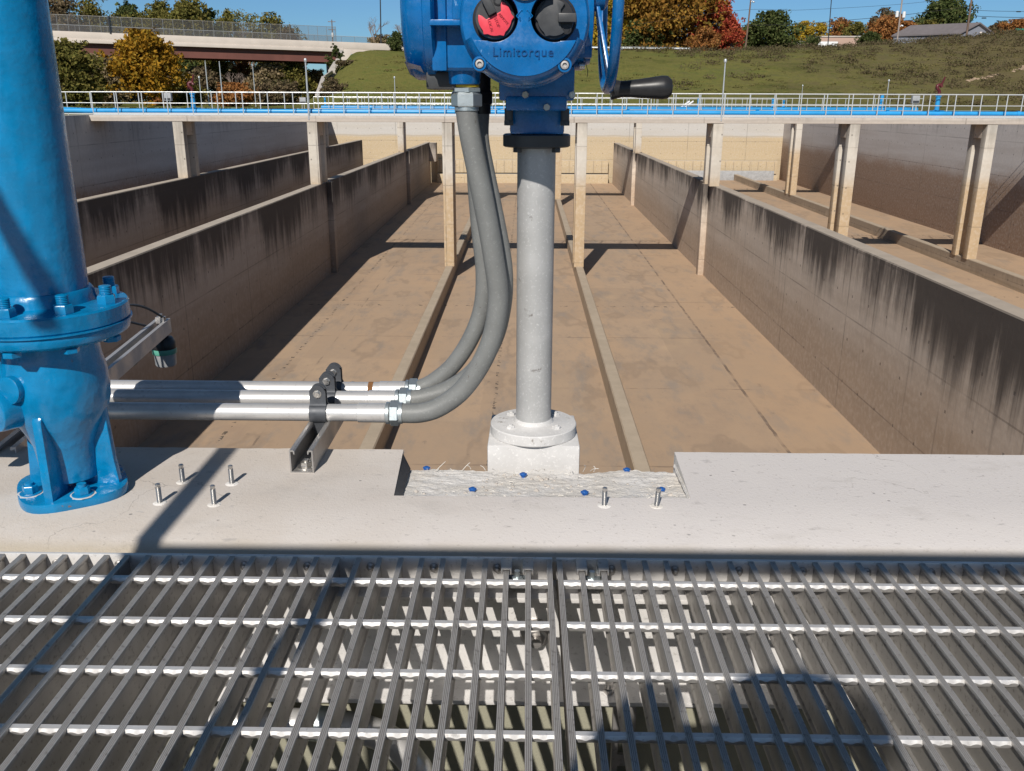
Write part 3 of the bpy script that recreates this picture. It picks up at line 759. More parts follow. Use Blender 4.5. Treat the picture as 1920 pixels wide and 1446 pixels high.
def knob(c, body_m, plate_m, rot, red):
    q = CB(); q.lathe((c[0], 1.503, c[1]), (0, -1, 0), [(.0315, 0), (.0315, .014), (.030, .0165), (.01, .0168)], 36)
    k = q.build('selector_knob', body_m, A)
    pts = []
    for i in range(25):
        a = math.radians(-128 + 256 * i / 24); r = .0262 + (.0035 if i % 6 == 0 and 0 < i < 24 else 0)
        pts.append((r * math.cos(a), r * math.sin(a)))
    pts += [(-.012, .0165), (-.004, .0128), (-.004, -.0128), (-.012, -.0165)] if red else [(-.010, .012), (-.010, -.012)]
    R2 = lambda x, z: (c[0] + x * math.cos(rot) - z * math.sin(rot), c[1] + x * math.sin(rot) + z * math.cos(rot))
    q = CB(); q.prism([(R2(x, z)[0], 1.4815, R2(x, z)[1]) for x, z in pts], (0, .009, 0)); q.build('knob_face', plate_m, k, .0007)
    q = CB(); a0 = R2(-.034, 0); a1 = R2(-.006, 0); q.bar((a0[0], 1.480, a0[1]), (a1[0], 1.480, a1[1]), .012, .013, (0, 0, 1) if abs(a1[0] - a0[0]) > abs(a1[1] - a0[1]) else (1, 0, 0)); q.build('pointer', M['dkgrey'], k, .0015)
    q = CB(); e0 = R2(-.020, .016); q.lathe((e0[0], 1.489, e0[1]), (0, -1, 0), [(.0075, 0), (.0075, .004), (.005, .0042), (.005, .001), (.0005, .001)], 18); q.build('key_hole', M['black'], k)
    return k


k = knob(kr, M['dkgrey'], M['red'], math.radians(-62), True)
M['redlet'] = plain('red raised lettering', (.40, .03, .05), .4, 0, .05, 90, 0)
for i, wd in enumerate(('LOCAL', 'STOP', 'REMOTE')):
    off = (-.0095 + i * .0098); ang = math.radians(-62)
    px_ = kr[0] + .0065 * math.cos(ang) - (-off) * math.sin(ang) * 0; 
    # lines stack to the right, words read downwards
    x = kr[0] + .004 + (-.0125 + i * .0115) * math.cos(math.radians(28)); z = kr[1] - .0065 + (-.0105 + i * .0105) * math.sin(math.radians(28))
    ctext(wd, .0064 if i < 2 else .0054, k, M['redlet'], (x, 1.4810, z), math.radians(-62 - 12 + i * 8 + (10 if i == 2 else 0)), .0005)
k2 = knob(kb, M['black'], M['dkgrey'], math.radians(180), False)
q = CB(); q.box(kb[0] + .010, kb[0] + .030, 1.476, 1.486, kb[1] - .004, kb[1] + .002); q.build('key_tag', M['boxgrey'], k2, .0008)
M['emboss_shade'] = paint('shade-darkened blue enamel', (.0, .060, .21), .3, (.3, .5, .75), .5, .1, 1.6)  # cover blue darkened to paint shading onto the raised letters
ctext('Limitorque', .0190, A, M['emboss_shade'], (cx - .002, 1.4596, .6935), 0, .0016, space=1.12)
for sx in (-1, 1):
    q = CB(); q.tube([(cx + sx * .0125, 1.4596, .745), (cx + sx * .005, 1.4594, .7535), (cx + sx * .003, 1.4594, .7530)], .0009, 6)
    q.tube([(cx + sx * .0120, 1.4596, .745), (cx + sx * .0058, 1.4594, .7385), (cx + sx * .0072, 1.4594, .7435)], .0009, 6); q.build('arrow_mark', AB, A)
q = CB(); q.lathe((cx, 1.463, .797), (0, -1, 0), [(.030, 0), (.030, .008), (.027, .0095), (.024, .0095), (.024, .006)], 40); b_ = q.build('window_ring', M['steelbolt'], A)
q = CB(); q.lathe((cx, 1.463, .797), (0, -1, 0), [(.0242, .001), (.0242, .0045), (.01, .0058)], 40); q.build('window_lens', M['glass'], b_)
# right side: flange, cover box, thin wire
q = MB(); q.lathe((.085, 1.62, .760), (1, 0, 0), [(.085, -.01), (.088, 0), (.088, .010), (.080, .012), (.078, .022), (.04, .026)], 48); q.build('side_cover', AB, A)
q = MB(); q.box(.080, .1075, 1.56, 1.60, .690, .7085); q.build('side_box', AB, A, .002)
q = MB(); q.cyl((.088, 1.575, .678), (.097, 1.575, .678), .006, None, 12); q.build('side_plug', M['steelbolt'], A)
q = MB(); q.tube(spline([(.095, 1.565, .690), (.099, 1.562, .678), (.1015, 1.562, .668), (.1005, 1.562, .660)], 5), .0006, 5); q.build('loose_wire', M['black'], A)
# handwheel
wy, wz, wx, WR = 1.60, .792, .138, .150
hw = MB(); hw.tube([(wx, wy + WR * math.cos(a), wz + WR * math.sin(a)) for a in [2 * PI * i / 64 for i in range(65)]], .0088, 14, False)
hwo = hw.build('handwheel', AB, A)
q = MB(); q.cyl((.092, wy, wz - .012), (.120, wy, wz - .012), .0165, None, 20); q.lathe((.100, wy, wz), (1, 0, 0), [(.022, 0), (.026, .004), (.026, .028), (.018, .034)], 28); q.build('hub', AB, hwo)
for a in (-112, -68, 90, 25, 155):
    a = math.radians(a); q = MB(); q.bar((.116, wy + .018 * math.cos(a), wz + .018 * math.sin(a)), (wx - .001, wy + (WR - .006) * math.cos(a), wz + (WR - .006) * math.sin(a)), .013, .006, (1, 0, 0)); q.build('spoke', AB, hwo, .001)
q = MB(); q.lathe((wx + .006, wy, wz - WR - .001), (1, 0, .04), [(.0165, 0), (.0172, .003), (.0160, .007), (.0138, .016), (.0134, .024), (.0150, .045), (.0182, .075), (.0195, .088), (.0186, .097), (.013, .1035), (.004, .1055)], 32); q.build('grip', M['black'], hwo)
# conduit fitting
FX, FY = -.1015, 1.575
q = MB(); q.lathe((FX, FY, .6435), (0, 0, 1), [(.0205, 0), (.0215, .001), (.0215, .004), (.019, .0055)], 30); q.build('seal_ring', M['yellow'], A)
q = MB(); q.hexa((FX, FY, .6360), (0, 0, 1), .0248, .0072, .2); q.build('locknut', M['zinc'], A)
q = MB(); q.hexa((FX, FY, .6120), (0, 0, 1), .0262, .0235, .5); q.cyl((FX, FY, .606), (FX, FY, .637), .0205, None, 24); q.build('compression_nut', M['zinc'], A)
FX2, FY2 = -.083, 1.640
q = MB(); q.hexa((FX2, FY2, .616), (0, 0, 1), .0255, .0235, .1); q.cyl((FX2, FY2, .60), (FX2, FY2, .668), .02, None, 20); q.build('compression_nut', M['black'], A)
FX3, FY3 = -.112, 1.705
q = MB(); q.hexa((FX3, FY3, .616), (0, 0, 1), .0255, .0235, .4); q.cyl((FX3, FY3, .60), (FX3, FY3, .668), .02, None, 20); q.build('compression_nut', M['zinc'], A)


# ---------------- flexible conduits
def P3(lst): return [tuple(at(*p)) for p in lst]


flex = [
    ('grey flexible conduit curving down from the front fitting, scuffed and nearest of three', .0187,
     [(FX, FY, .63), (FX, FY, .606)] + P3([(881, 250, 1.575), (895, 320, 1.575), (911, 400, 1.575), (925, 480, 1.577), (934, 555, 1.58), (926, 620, 1.58), (905, 676, 1.58), (868, 730, 1.58), (826, 762, 1.58), (790, 774, 1.58)]) + [(-.232, 1.58, .0575), (-.262, 1.58, .0575)]),
    ('shaded flexible conduit bulging closest to the silver column, behind the scuffed one', .0180,
     [(FX2, FY2, .64), (FX2, FY2, .606)] + P3([(898, 262, 1.63), (911, 333, 1.622), (925, 400, 1.618), (938, 467, 1.618), (944, 520, 1.622), (941, 575, 1.63), (926, 635, 1.64), (892, 693, 1.65), (845, 728, 1.66), (800, 744, 1.66)]) + [(-.235, 1.66, .0575), (-.262, 1.66, .0575)]),
    ('pale flexible conduit on the left side of the bundle, farthest from the camera', .0172,
     [(FX3, FY3, .64), (FX3, FY3, .606)] + P3([(890, 260, 1.71), (893, 340, 1.715), (900, 430, 1.72), (908, 510, 1.72), (904, 575, 1.72), (884, 632, 1.72), (850, 684, 1.72), (812, 716, 1.72), (785, 729, 1.72)]) + [(-.228, 1.72, .0575), (-.262, 1.72, .0575)]),
]
for lab, r, pts in flex:
    q = MB(); q.tube(spline(pts, 8), r, 20)
    tag(q.build('flexible_conduit', M['flex'], loc=pts[0], smooth=60), lab, 'conduit', 'flexible conduits feeding the actuator')
# rigid conduits
for y, xn, lab in ((1.58, -.262, 'bright metal conduit nearest the concrete, first of three behind the blue post'), (1.66, -.255, 'bright metal conduit in the middle of three side by side'), (1.72, -.243, 'bright metal conduit farthest out over the tank, with a rust mark')):
    t = thing('metal_conduit', lab, 'conduit', (xn, y, .0575), 'metal conduits on the strut')
    q = MB(); q.cyl((-2.6, y, .0575), (xn - .045, y, .0575), .0165, None, 28); q.build('pipe', M['conduit'], t)
    q = MB(); q.lathe((xn - .052, y, .0575), (1, 0, 0), [(.0168, -.001), (.0184, 0), (.0184, .052), (.0168, .053)], 28); q.build('coupling', M['conduit'], t)
    q = MB(); q.lathe((xn, y, .0575), (1, 0, 0), [(.0190, 0), (.0212, .0015), (.0212, .007), (.018, .008)], 28); q.hexa((xn + .0085, y, .0575), (1, 0, 0), .0245, .0175, .25); q.cyl((xn + .02, y, .0575), (xn + .032, y, .0575), .0205, None, 24); q.build('compression_nut', M['zinc'], t)
    if y > 1.7:
        q = MB(); q.cyl((-.318, y, .0575), (-.308, y, .0575), .0168, None, 28); q.build('rust_mark', plain('rust', (.20, .09, .03), .9, 0, .4, 80), t)
# strut on the concrete
t = thing('strut_channel', 'short galvanised strut channel bolted on the concrete and reaching under the conduits', 'strut', (-.388, 1.6, 0))
q = MB(); xo = -.3875; pr = [(-.0206, 0), (.0206, 0), (.0206, .0413), (.0185, .0428), (.0135, .0428), (.0112, .0405), (.0112, .0350), (.0132, .0350), (.0138, .0398), (.0182, .0398), (.0182, .0026), (-.0182, .0026), (-.0182, .0398), (-.0138, .0398), (-.0132, .0350), (-.0112, .0350), (-.0112, .0405), (-.0135, .0428), (-.0185, .0428), (-.0206, .0413)]
q.prism([(xo + a, 1.424, z) for a, z in pr], (0, .40, 0)); q.build('channel', M['strut'], t, smooth=20)
q = MB(); q.lathe((xo + .002, 1.447, .0026), (0, 0, 1), [(.0165, 0), (.0165, .0022), (.0150, .0026)], 28); q.build('washer', M['steelbolt'], t)
q = MB(); q.hexa((xo + .002, 1.447, .0052), (0, 0, 1), .0105, .0075, .35); q.cyl((xo + .002, 1.447, .01), (xo + .002, 1.447, .0165), .0055); q.build('anchor_nut', M['steelbolt'], t)
for y, xw, lab in ((1.58, -.3885, 'dark grey pipe clamp nearest the concrete edge'), (1.66, -.3880, 'dark grey pipe clamp between two others on the strut'), (1.72, -.3875, 'dark grey pipe clamp at the far end of the strut')):
    t = thing('pipe_clamp', lab, 'clamp', (xw, y, .0575), 'pipe clamps on the strut channel')
    for sg in (-1, 1):
        q = MB(); R0, T = .0168, .0032; prof = []
        path = [(sg * .0045, .016), (sg * .0050, .036)] + [(sg * R0 * math.cos(a), .0575 + R0 * math.sin(a)) for a in [math.radians(-66 + 132 * i / 14) for i in range(15)]] + [(sg * .0046, .0785), (sg * .0046, .103)]
        n = len(path); vs = []; fs = []
        for i, (yy, zz) in enumerate(path):
            d = V((path[min(i + 1, n - 1)][0] - path[max(i - 1, 0)][0], path[min(i + 1, n - 1)][1] - path[max(i - 1, 0)][1])).normalized(); nn = V((d.y, -d.x)) * (sg)
            hw_ = .0078 if i == 0 else .0150 if i == 1 else .0158
            if i >= n - 2: hw_ = .0150
            for a, b2 in ((-1, 0), (1, 0), (1, 1), (-1, 1)): vs.append((xw + a * hw_, y + yy + nn.x * T * b2, zz + nn.y * T * b2))
        for i in range(n - 1):
            for j in range(4): a = i * 4 + j; b2 = i * 4 + (j + 1) % 4; fs.append((a, b2, b2 + 4, a + 4))
        fs += [(3, 2, 1, 0), tuple(range((n - 1) * 4, n * 4))]
        q.add(vs, fs)
        # rounded ear
        ear = [(xw + .0150 * math.cos(math.radians(a)), y + sg * .0046, .097 + .0165 * math.sin(math.radians(a))) for a in range(0, 181, 12)]
        q.prism(ear, (0, sg * T, 0))
        q.build('strap', M['clamp'], t, smooth=30)
    q = MB(); q.hexa((xw, y - .0078, .0965), (0, -1, 0), .0062, .0055, .2); q.cyl((xw, y + .011, .0965), (xw, y - .008, .0965), .0035); q.lathe((xw, y - .0076, .0965), (0, -1, 0), [(.0078, -.0005), (.0078, .001)], 16)
    q.build('clamp_bolt', M['steelbolt'], t)

# ---------------- blue post
PX, PY = -.751, 1.345
B = M['pillar']
T = thing('blue_pipe_post', 'thick blue pipe standing on a bolted flange and ribbed blue gear base', 'pipe post', (PX, PY, 0))
q = MB(); q.lathe((PX, PY, 0), (0, 0, 1), [(.067, .31), (.067, 1.35), (.06, 1.351)], 56); q.build('pipe', B, T, smooth=40)
q = MB(); q.lathe((PX, PY, 0), (0, 0, 1), [(.07, .290), (.1205, .2925), (.1225, .295), (.1225, .3165), (.120, .3195), (.080, .3215), (.076, .3235), (.0745, .330), (.0735, .3385), (.0705, .3425), (.0668, .343)], 64); q.build('upper_flange', B, T)
q = MB(); q.lathe((PX, PY, 0), (0, 0, 1), [(.055, .265), (.092, .266), (.111, .2685), (.119, .274), (.121, .280), (.121, .2875), (.1195, .2905), (.08, .291)], 64); q.build('lower_flange', B, T)
q = MB(); q.lathe((PX, PY, .2895), (0, 0, 1), [(.118, 0), (.1248, .0003), (.1248, .0028), (.118, .003)], 64); q.build('gasket', B, T)
for i in range(8):
    a = math.radians(-92 + 45 * i); x = PX + .1005 * math.cos(a); y = PY + .1005 * math.sin(a)
    q = MB(); q.hexa((x, y, .319), (0, 0, 1), .0145, .0145, a + .4)
    prof = [(.0092, .30)]; z = .333
    while z < .345: prof += [(.0092, z), (.0082, z + .0012), (.0092, z + .0024)]; z += .0026
    q.lathe((x, y, 0), (0, 0, 1), prof + [(.0088, .3475), (.005, .3485)], 16)
    q.hexa((x, y, .2595), (0, 0, 1), .0140, .0085, a); q.cyl((x, y, .262), (x, y, .322), .008, None, 12); q.build('flange_bolt', B, T)
# gear body
q = MB(); prof = [(.045, .03), (.046, .06), (.049, .09), (.058, .112), (.069, .135), (.0765, .16), (.0785, .185), (.077, .21), (.0725, .23), (.071, .25), (.073, .268)]
q.lathe((PX, PY, 0), (0, 0, 1), prof, 48); q.build('gear_body', B, T, smooth=60)
d1 = V((-.55, -.83, 0)).normalized()
q = MB(); q.lathe(V((PX - .030, PY - .03, .166)), d1, [(.036, 0), (.034, .045), (.0335, .055), (.0325, .057), (.031, .0575), (.02, .058)], 36); q.build('bearing_boss', B, T)
d2 = V((.02, -1, .25)).normalized()
q = MB(); q.lathe(V((PX - .026, PY - .06, .198)), V((-.3, -1, .1)), [(.0225, 0), (.0215, .022), (.019, .0236)], 28); q.build('round_plug', B, T)
q = MB(); q.cyl((PX - .03, PY + .01, .165), (PX - .42, PY + .02, .165), .052, None, 40); q.lathe((PX - .17, PY + .015, .165), (-1, 0, 0), [(.055, 0), (.078, .004), (.078, .024), (.055, .028)], 40); q.build('side_outlet', B, T)
# base plate: a rounded square
q = MB(); pts = []
for i in range(48):
    a = 2 * PI * i / 48; c_, s_ = math.cos(a), math.sin(a); r = .086 / (abs(c_) ** 3.2 + abs(s_) ** 3.2) ** (1 / 3.2) * 1.0
    ca = math.cos(.55); sa = math.sin(.55); pts.append((PX + r * (c_ * ca - s_ * sa) * .96, PY + r * (c_ * sa + s_ * ca) * .96, -.001))
q.prism(pts, (0, 0, .0165)); q.build('base_plate', B, T, .004)
q = MB(); q.prism([(PX - .006, PY - .081, .012), (PX - .006, PY - .079, .148), (PX - .006, PY - .070, .160), (PX - .006, PY - .03, .17), (PX - .006, PY - .03, .012)], (.015, 0, 0)); q.build('rib', B, T, .004)
q = MB(); q.prism([(PX + .081, PY - .004, .012), (PX + .076, PY - .004, .06), (PX + .070, PY - .004, .188), (PX + .058, PY - .004, .195), (PX + .02, PY - .004, .16), (PX + .02, PY - .004, .012)], (0, .014, 0)); q.build('rib', B, T, .004)
q = MB(); q.prism([(PX - .07, PY - .004, .012), (PX - .06, PY - .004, .13), (PX - .02, PY - .004, .14), (PX - .02, PY - .004, .012)], (0, .014, 0)); q.build('rib', B, T, .003)
for x, y in ((-.045, -.047), (.041, -.050), (-.046, .046), (.046, .046)):
    q = MB(); pts = [(PX + x + r_ * math.cos(a_), PY + y + r_ * math.sin(a_), .0150) for a_, r_ in [(2 * PI * i / 26, .0195 + .0045 * mnoise.noise(V((x * 90 + math.cos(2 * PI * i / 26) * 2, y * 90 + math.sin(2 * PI * i / 26) * 2, 1)))) for i in range(26)]]; q.prism(pts, (0, 0, .0009)); q.build('worn_paint', M['base'], T, smooth=0)
    q = MB(); q.lathe((PX + x, PY + y, .0145), (0, 0, 1), [(.0165, 0), (.0165, .0025), (.015, .003)], 24); q.hexa((PX + x, PY + y, .017), (0, 0, 1), .0120, .0125, x * 30); q.cyl((PX + x, PY + y, .02), (PX + x, PY + y, .0345), .0072); q.build('base_nut', B, T)

# ---------------- level sensor on an arm
t = thing('level_sensor', 'black and grey level sensor hanging from a strut arm over the tank', 'sensor', (-1.05, 2.5, 0))
a0 = V((-.955, 1.50, .012)); a1 = V((-1.062, 2.52, .012)); dd = (a1 - a0).normalized(); sd = V((dd.y, -dd.x, 0))
q = MB(); pr = [(-.0206, -.041), (.0206, -.041), (.0206, 0), (.0105, 0), (.0105, -.006), (.018, -.004), (.018, -.038), (-.018, -.038), (-.018, -.004), (-.0105, -.006), (-.0105, 0), (-.0206, 0)]
q.prism([a0 + sd * a + V((0, 0, z)) for a, z in pr], a1 - a0); q.build('arm', alu('strut arm', (.55, .54, .54), .5, .55, .2), t, smooth=20)
c = a1 - dd * .035 + sd * .004 + V((0, 0, -.041))
q = MB(); q.lathe(c, (0, 0, -1), [(.012, -.03), (.012, .004), (.026, .008), (.033, .02), (.034, .038), (.0335, .042)], 28); q.build('cap', M['black'], t)
q = MB(); q.lathe(c, (0, 0, -1), [(.0338, .040), (.0345, .042), (.0345, .053), (.0338, .055)], 28); q.build('ring', M['green'], t)
q = MB(); q.lathe(c, (0, 0, -1), [(.032, .053), (.031, .056), (.0295, .088), (.027, .092)], 28); q.build('sensor_body', M['boxgrey'], t)
q = MB(); q.box(c.x - .012, c.x + .012, c.y - .01, c.y + .01, c.z + .036, c.z + .054); q.cyl(c + V((0, 0, .05)), c + V((0, 0, .062)), .006); q.build('arm_clip', M['strut'], t)
q = MB(); q.tube(spline([c + V((-.03, -.02, .03)), c + V((-.06, -.18, .09)), c + V((-.075, -.36, .125)), c + V((-.11, -.5, .10)), c + V((-.13, -.55, .02))], 8), .0035, 8)
q.tube(spline([c + V((.01, 0, .05)), c + V((-.02, -.12, .115)), c + V((-.075, -.37, .145)), c + V((-.14, -.55, .12)), c + V((-.15, -.6, .0))], 8), .0035, 8)
q.tube(spline([c + V((-.03, -.02, -.005)), c + V((-.045, -.10, -.06)), c + V((-.03, -.22, -.03)), c + V((-.0, -.40, -.03))], 8), .003, 8); q.build('cable', M['dkgrey'], t)

# ---------------- guard rail behind the camera (casts the rail shadows)
KY, KX = -sdir.y / sdir.z, -sdir.x / sdir.z      # ground shift of a shadow per metre of height
RY = 1.126 - 1.07 * KY
RX = -.555 - 1.07 * KX
t = thing('guard_rail', 'pipe guard rail whose shadow falls along the edge of the grating', 'railing', (0, RY, 0))
q = MB(); q.tube([(RX - .02, RY, 1.07), (4, RY, 1.07)], .021, 14); q.build('top_rail', M['rail'], t)
q = MB(); q.tube([(RX, RY - .75, 1.07), (RX, RY + .46, 1.07)], .019, 14); q.build('return_rail', M['rail'], t)
pa, pb_ = at(-60, 275, PY - .058), at(118, 606, PY - .06); TB = 1.40 / sdir.y
pa = pa - sdir * TB; pb_ = pb_ - sdir * TB; dv = (pa - pb_).normalized()
q = MB(); q.tube([pb_ - dv * .03, pa + dv * .25], .0165, 14); pe = pa + dv * .25; q.tube([pe - dv * .01, pe + V((-.3, -.1, .04)), (pe.x - .3, pe.y - .1, -.05)], .02, 12); q.build('shadow_bar', M['rail'], t)  # unseen slanted bar and upright, added to cast the stripe on the blue post
for x in (-.232 - 1.07 * KX, 1.5, 3.2): q = MB(); q.tube([(x, RY, -.05), (x, RY, 1.07)], .019, 14); q.build('post', M['rail'], t)


# ---------------- photographer crouching behind the camera
def person():
    bx, by = .005, -.745
    J = dict(pel=(bx, by, .34, .15), sp=(bx, by + .06, .58, .145), ch=(bx, by + .13, .76, .15), nk=(bx, by + .17, .90, .06), hd=(bx + .01, by + .20, 1.00, .082), tp=(bx + .01, by + .20, 1.07, .070),
             hl=(bx - .11, by, .32, .10), hr=(bx + .11, by, .32, .10), kl=(bx - .22, by + .30, .42, .062), kr=(bx + .22, by + .30, .42, .062), al=(bx - .20, by + .12, .07, .045), ar=(bx + .20, by + .12, .07, .045),
             tl=(bx - .22, by + .27, .02, .04), tr=(bx + .22, by + .27, .02, .04),
             sl=(bx - .20, by + .14, .80, .072), sr=(bx + .20, by + .14, .80, .072), el=(bx - .30, by + .24, .74, .052), er=(bx + .30, by + .36, .60, .05), wl=(bx - .20, by + .26, .96, .034), wr=(.10, -.045, .60, .032), pl=(bx - .165, by + .27, 1.055, .034), pr=(.082, -.02, .615, .030))
    E = [('pel', 'sp'), ('sp', 'ch'), ('ch', 'nk'), ('nk', 'hd'), ('hd', 'tp'), ('pel', 'hl'), ('pel', 'hr'), ('hl', 'kl'), ('hr', 'kr'), ('kl', 'al'), ('kr', 'ar'), ('al', 'tl'), ('ar', 'tr'), ('ch', 'sl'), ('ch', 'sr'), ('sl', 'el'), ('sr', 'er'), ('el', 'wl'), ('er', 'wr'), ('wl', 'pl'), ('wr', 'pr')]
    keys = list(J); vs = [J[k][:3] for k in keys]; rad = [J[k][3] for k in keys]; es = [(keys.index(a), keys.index(b_)) for a, b_ in E]
    for sx, root in ((-1, 'pl'), (1, 'pr')):
        r0 = keys.index(root); p = J[root]
        for fdz in (-.024, -.008, .008, .022):
            a = len(vs); vs += [(p[0] - sx * .005, p[1] + .012, p[2] + fdz), (p[0] - sx * .03, p[1] + .010, p[2] + fdz * 1.1), (p[0] - sx * .048, p[1] - .004, p[2] + fdz * 1.1)]; rad += [.0095, .0085, .0075]
            es += [(r0, a), (a, a + 1), (a + 1, a + 2)]
        a = len(vs); vs += [(p[0] - sx * .012, p[1] - .02, p[2] + .032), (p[0] - sx * .036, p[1] - .026, p[2] + .030)]; rad += [.011, .009]; es += [(r0, a), (a, a + 1)]
    me = bpy.data.meshes.new('person'); me.from_pydata(vs, es, []); ob = bpy.data.objects.new('person', me); COL.objects.link(ob)
    md = ob.modifiers.new('skin', 'SKIN'); sv = me.skin_vertices[0].data
    for i, r in enumerate(rad): sv[i].radius = (r, r); sv[i].use_root = (i == 0)
    ob.modifiers.new('sub', 'SUBSURF').levels = 1; ob.modifiers['sub'].render_levels = 1
    me.materials.append(M['cloth']); ob.location = (0, 0, -.035)
    tag(ob, 'person crouching with a phone whose shadow falls on the right grating', 'person'); WORLD[ob.name] = V((0, 0, -.035))
    q = MB(); q.lathe((bx, by + .20, .985), (0, .1, 1), [(.06, -.03), (.085, .0), (.090, .05), (.083, .09), (.05, .112), (.01, .118)], 20); q.build('hair', M['black'], ob)
    q = MB(); q.box(-.078, .078, -.045, -.037, .582, .655); tag(q.build('mobile_phone', M['black'], bevel=.003, loc=(0, -.04, .6)), 'dark phone held low by the crouching person', 'phone')


person()

# ================================================================== MID: basins, walkways
XL, XR, YE = -20.7, 26.7, 96.0
def zf(y): return -7.85 + (y - 20) * .005
def zfr(y): return -7.30 + (y - 20) * .003
def ztop(y): return -3.12 - (y - 20) * .0028
q = MB()
q.add([(-9.9, 1.5, zf(1.5)), (9.05, 1.5, zf(1.5)), (9.05, YE, zf(YE)), (-9.9, YE, zf(YE))], [(0, 1, 2, 3)])
q.add([(9.5, 1.5, zfr(1.5)), (XR, 1.5, zfr(1.5)), (XR, YE, zfr(YE)), (9.5, YE, zfr(YE))], [(0, 1, 2, 3)])
q.add([(XL, 1.5, zf(1.5)), (-10.35, 1.5, zf(1.5)), (-10.35, YE, zf(YE)), (XL, YE, zf(YE))], [(0, 1, 2, 3)])
tag(q.build('tank_floor', M['floor'], smooth=0), kind='structure')


def divider(x0, x1, name, lab, y1, zt, zb, face=0, pil=(), wm='wall'):
    m = MB(); ys = [1.6, 12, 24, 36, 48, 60, 72, 84, y1]; n = len(ys); ch = .03
    prof = lambda y: [(x0, zb), (x0, zt(y) - ch), (x0 + ch, zt(y)), (x1 - ch, zt(y)), (x1, zt(y) - ch), (x1, zb)]
    vs = [(x, y, z) for y in ys for x, z in prof(y)]; fs = []
    for i in range(n - 1):
        for j in range(5): a = i * 6 + j; fs.append((a, a + 1, a + 7, a + 6))
    fs += [tuple(range(6)), tuple(range((n - 1) * 6, n * 6))]
    m.add(vs, fs); ob = m.build(name, M[wm], smooth=20); tag(ob, lab, 'wall')
    for (ya, yb) in pil:
        q = MB(); xx = (x0 - .28, x0 + .01) if face < 0 else (x1 - .01, x1 + .28)
        q.box(xx[0], xx[1], ya, yb, zb, zt(ya) - .004); q.build('pilaster', M[wm], ob, .02)
    return ob


PIL = ((44.75, 45.2), (75.2, 75.6))
wl = divider(-10.35, -9.9, 'divider_wall', 'stained concrete divider wall left of the central tank floor', 94.5, ztop, -8.2, 1, PIL, 'wallshade')
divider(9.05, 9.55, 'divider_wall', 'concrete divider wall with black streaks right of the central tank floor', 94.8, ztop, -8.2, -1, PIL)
divider(-16.75, -16.3, 'divider_wall', 'shade-toned, stained divider wall farther left, below the tall outer wall', 91.0, lambda y: -2.86 - (y - 20) * .002, -8.2, 1, (), 'wallshade')
q = MB(); q.box(-9.89, -9.2, 93.2, 94.5, -5.2, -3.36); q.build('end_pier', M['wallshade'], wl, .03)
# outer walls and end wall
q = MB(); q.box(XL - .5, XL, 1.0, YE, -8.3, -.02); tag(q.build('outer_wall', M['wallout'], bevel=.03), 'tall grey outer tank wall on the left side in shadow', 'wall')
q = MB(); q.box(XR, XR + .5, 1.0, YE, -8.3, -.02); tag(q.build('outer_wall', M['wallout'], bevel=.03), 'tall outer tank wall on the right with a brown water stain', 'wall')
t = thing('end_wall', 'sunlit far end wall with a tan water stain and low ledges', 'wall', (0, YE, 0))
q = MB(); q.box(XL - .5, XR + .5, YE, YE + .5, -8.3, -.02); q.build('wall', M['wallend'], t, .03)
for x0, x1 in ((-9.3, 8.6), (10.4, 26.2), (-16.2, -10.6)):
    q = MB(); q.box(x0, x1, 94.9, YE - .01, -8, -6.55); q.build('ledge', M['wallend'], t, .02)
    q = MB(); q.box(x0, x1, 95.4, YE - .01, -6.45, -5.15); q.build('upper_ledge', M['wallend'], t, .02)
    q = MB(); k = x0 + .2
    while k < x1: q.box(k, k + .05, 95.36, 95.43, -6.4, -5.2); k += .85
    q.build('ledge_ribs', M['curb'], t)
for x0, x1 in ((10.9, 14.6), (15.6, 25.8)):
    q = MB(); q.box(x0, x1, 94.82, 94.95, -7.1, -6.1); q.build('weir_plate', M['boxgrey'], t, .01)
# pilasters on the right outer wall
# curbs
for x0, zz, lab in ((-3.93, zf, 'low concrete curb along the tank floor left of the silver column'), (2.50, zf, 'low concrete curb along the tank floor right of the silver column'), (21.67, zfr, 'low curb with posts on the right tank floor'), (15.27, zfr, 'low curb just behind the right divider wall')):
    m = MB(); h = .62
    m.add([(x, y, zz(y) + z) for y in (1.6, 95.4) for x, z in ((x0, -.3), (x0, h - .03), (x0 + .03, h), (x0 + .34, h), (x0 + .37, h - .03), (x0 + .37, -.3))],
          [(j, j + 1, j + 7, j + 6) for j in range(5)] + [(0, 1, 2, 3, 4, 5), (11, 10, 9, 8, 7, 6)])
    tag(m.build('floor_curb', M['curb'], smooth=20), lab, 'curb')

SP = 6.4
COLX = [-16.55 + SP * i for i in range(7)]


def railing(name, lab, x0, x1, y, parent_y, h=1.02, mid=.52, sp=1.19, rad=.024):
    t = thing(name, lab, 'railing', (x0, y, 0), 'walkway railings')
    q = MB(); q.tube([(x0, y, h), (x1, y, h)], rad, 10); q.build('top_rail', M['rail'], t)
    q = MB(); q.tube([(x0, y, mid), (x1, y, mid)], rad * .8, 10); q.build('mid_rail', M['rail'], t)
    q = MB(); q.box(x0, x1, y - .006, y + .006, -.02, .085); q.build('toe_board', M['rail'], t)
    q = MB(); q.tube([(x0, y, -.12), (x0, y, h)], rad, 10); p0 = q.build('post', M['rail'], t)
    n = int((x1 - x0) / sp)
    for i in range(1, n + 1): cpy(p0, t, (sp * i, 0, 0))
    return t


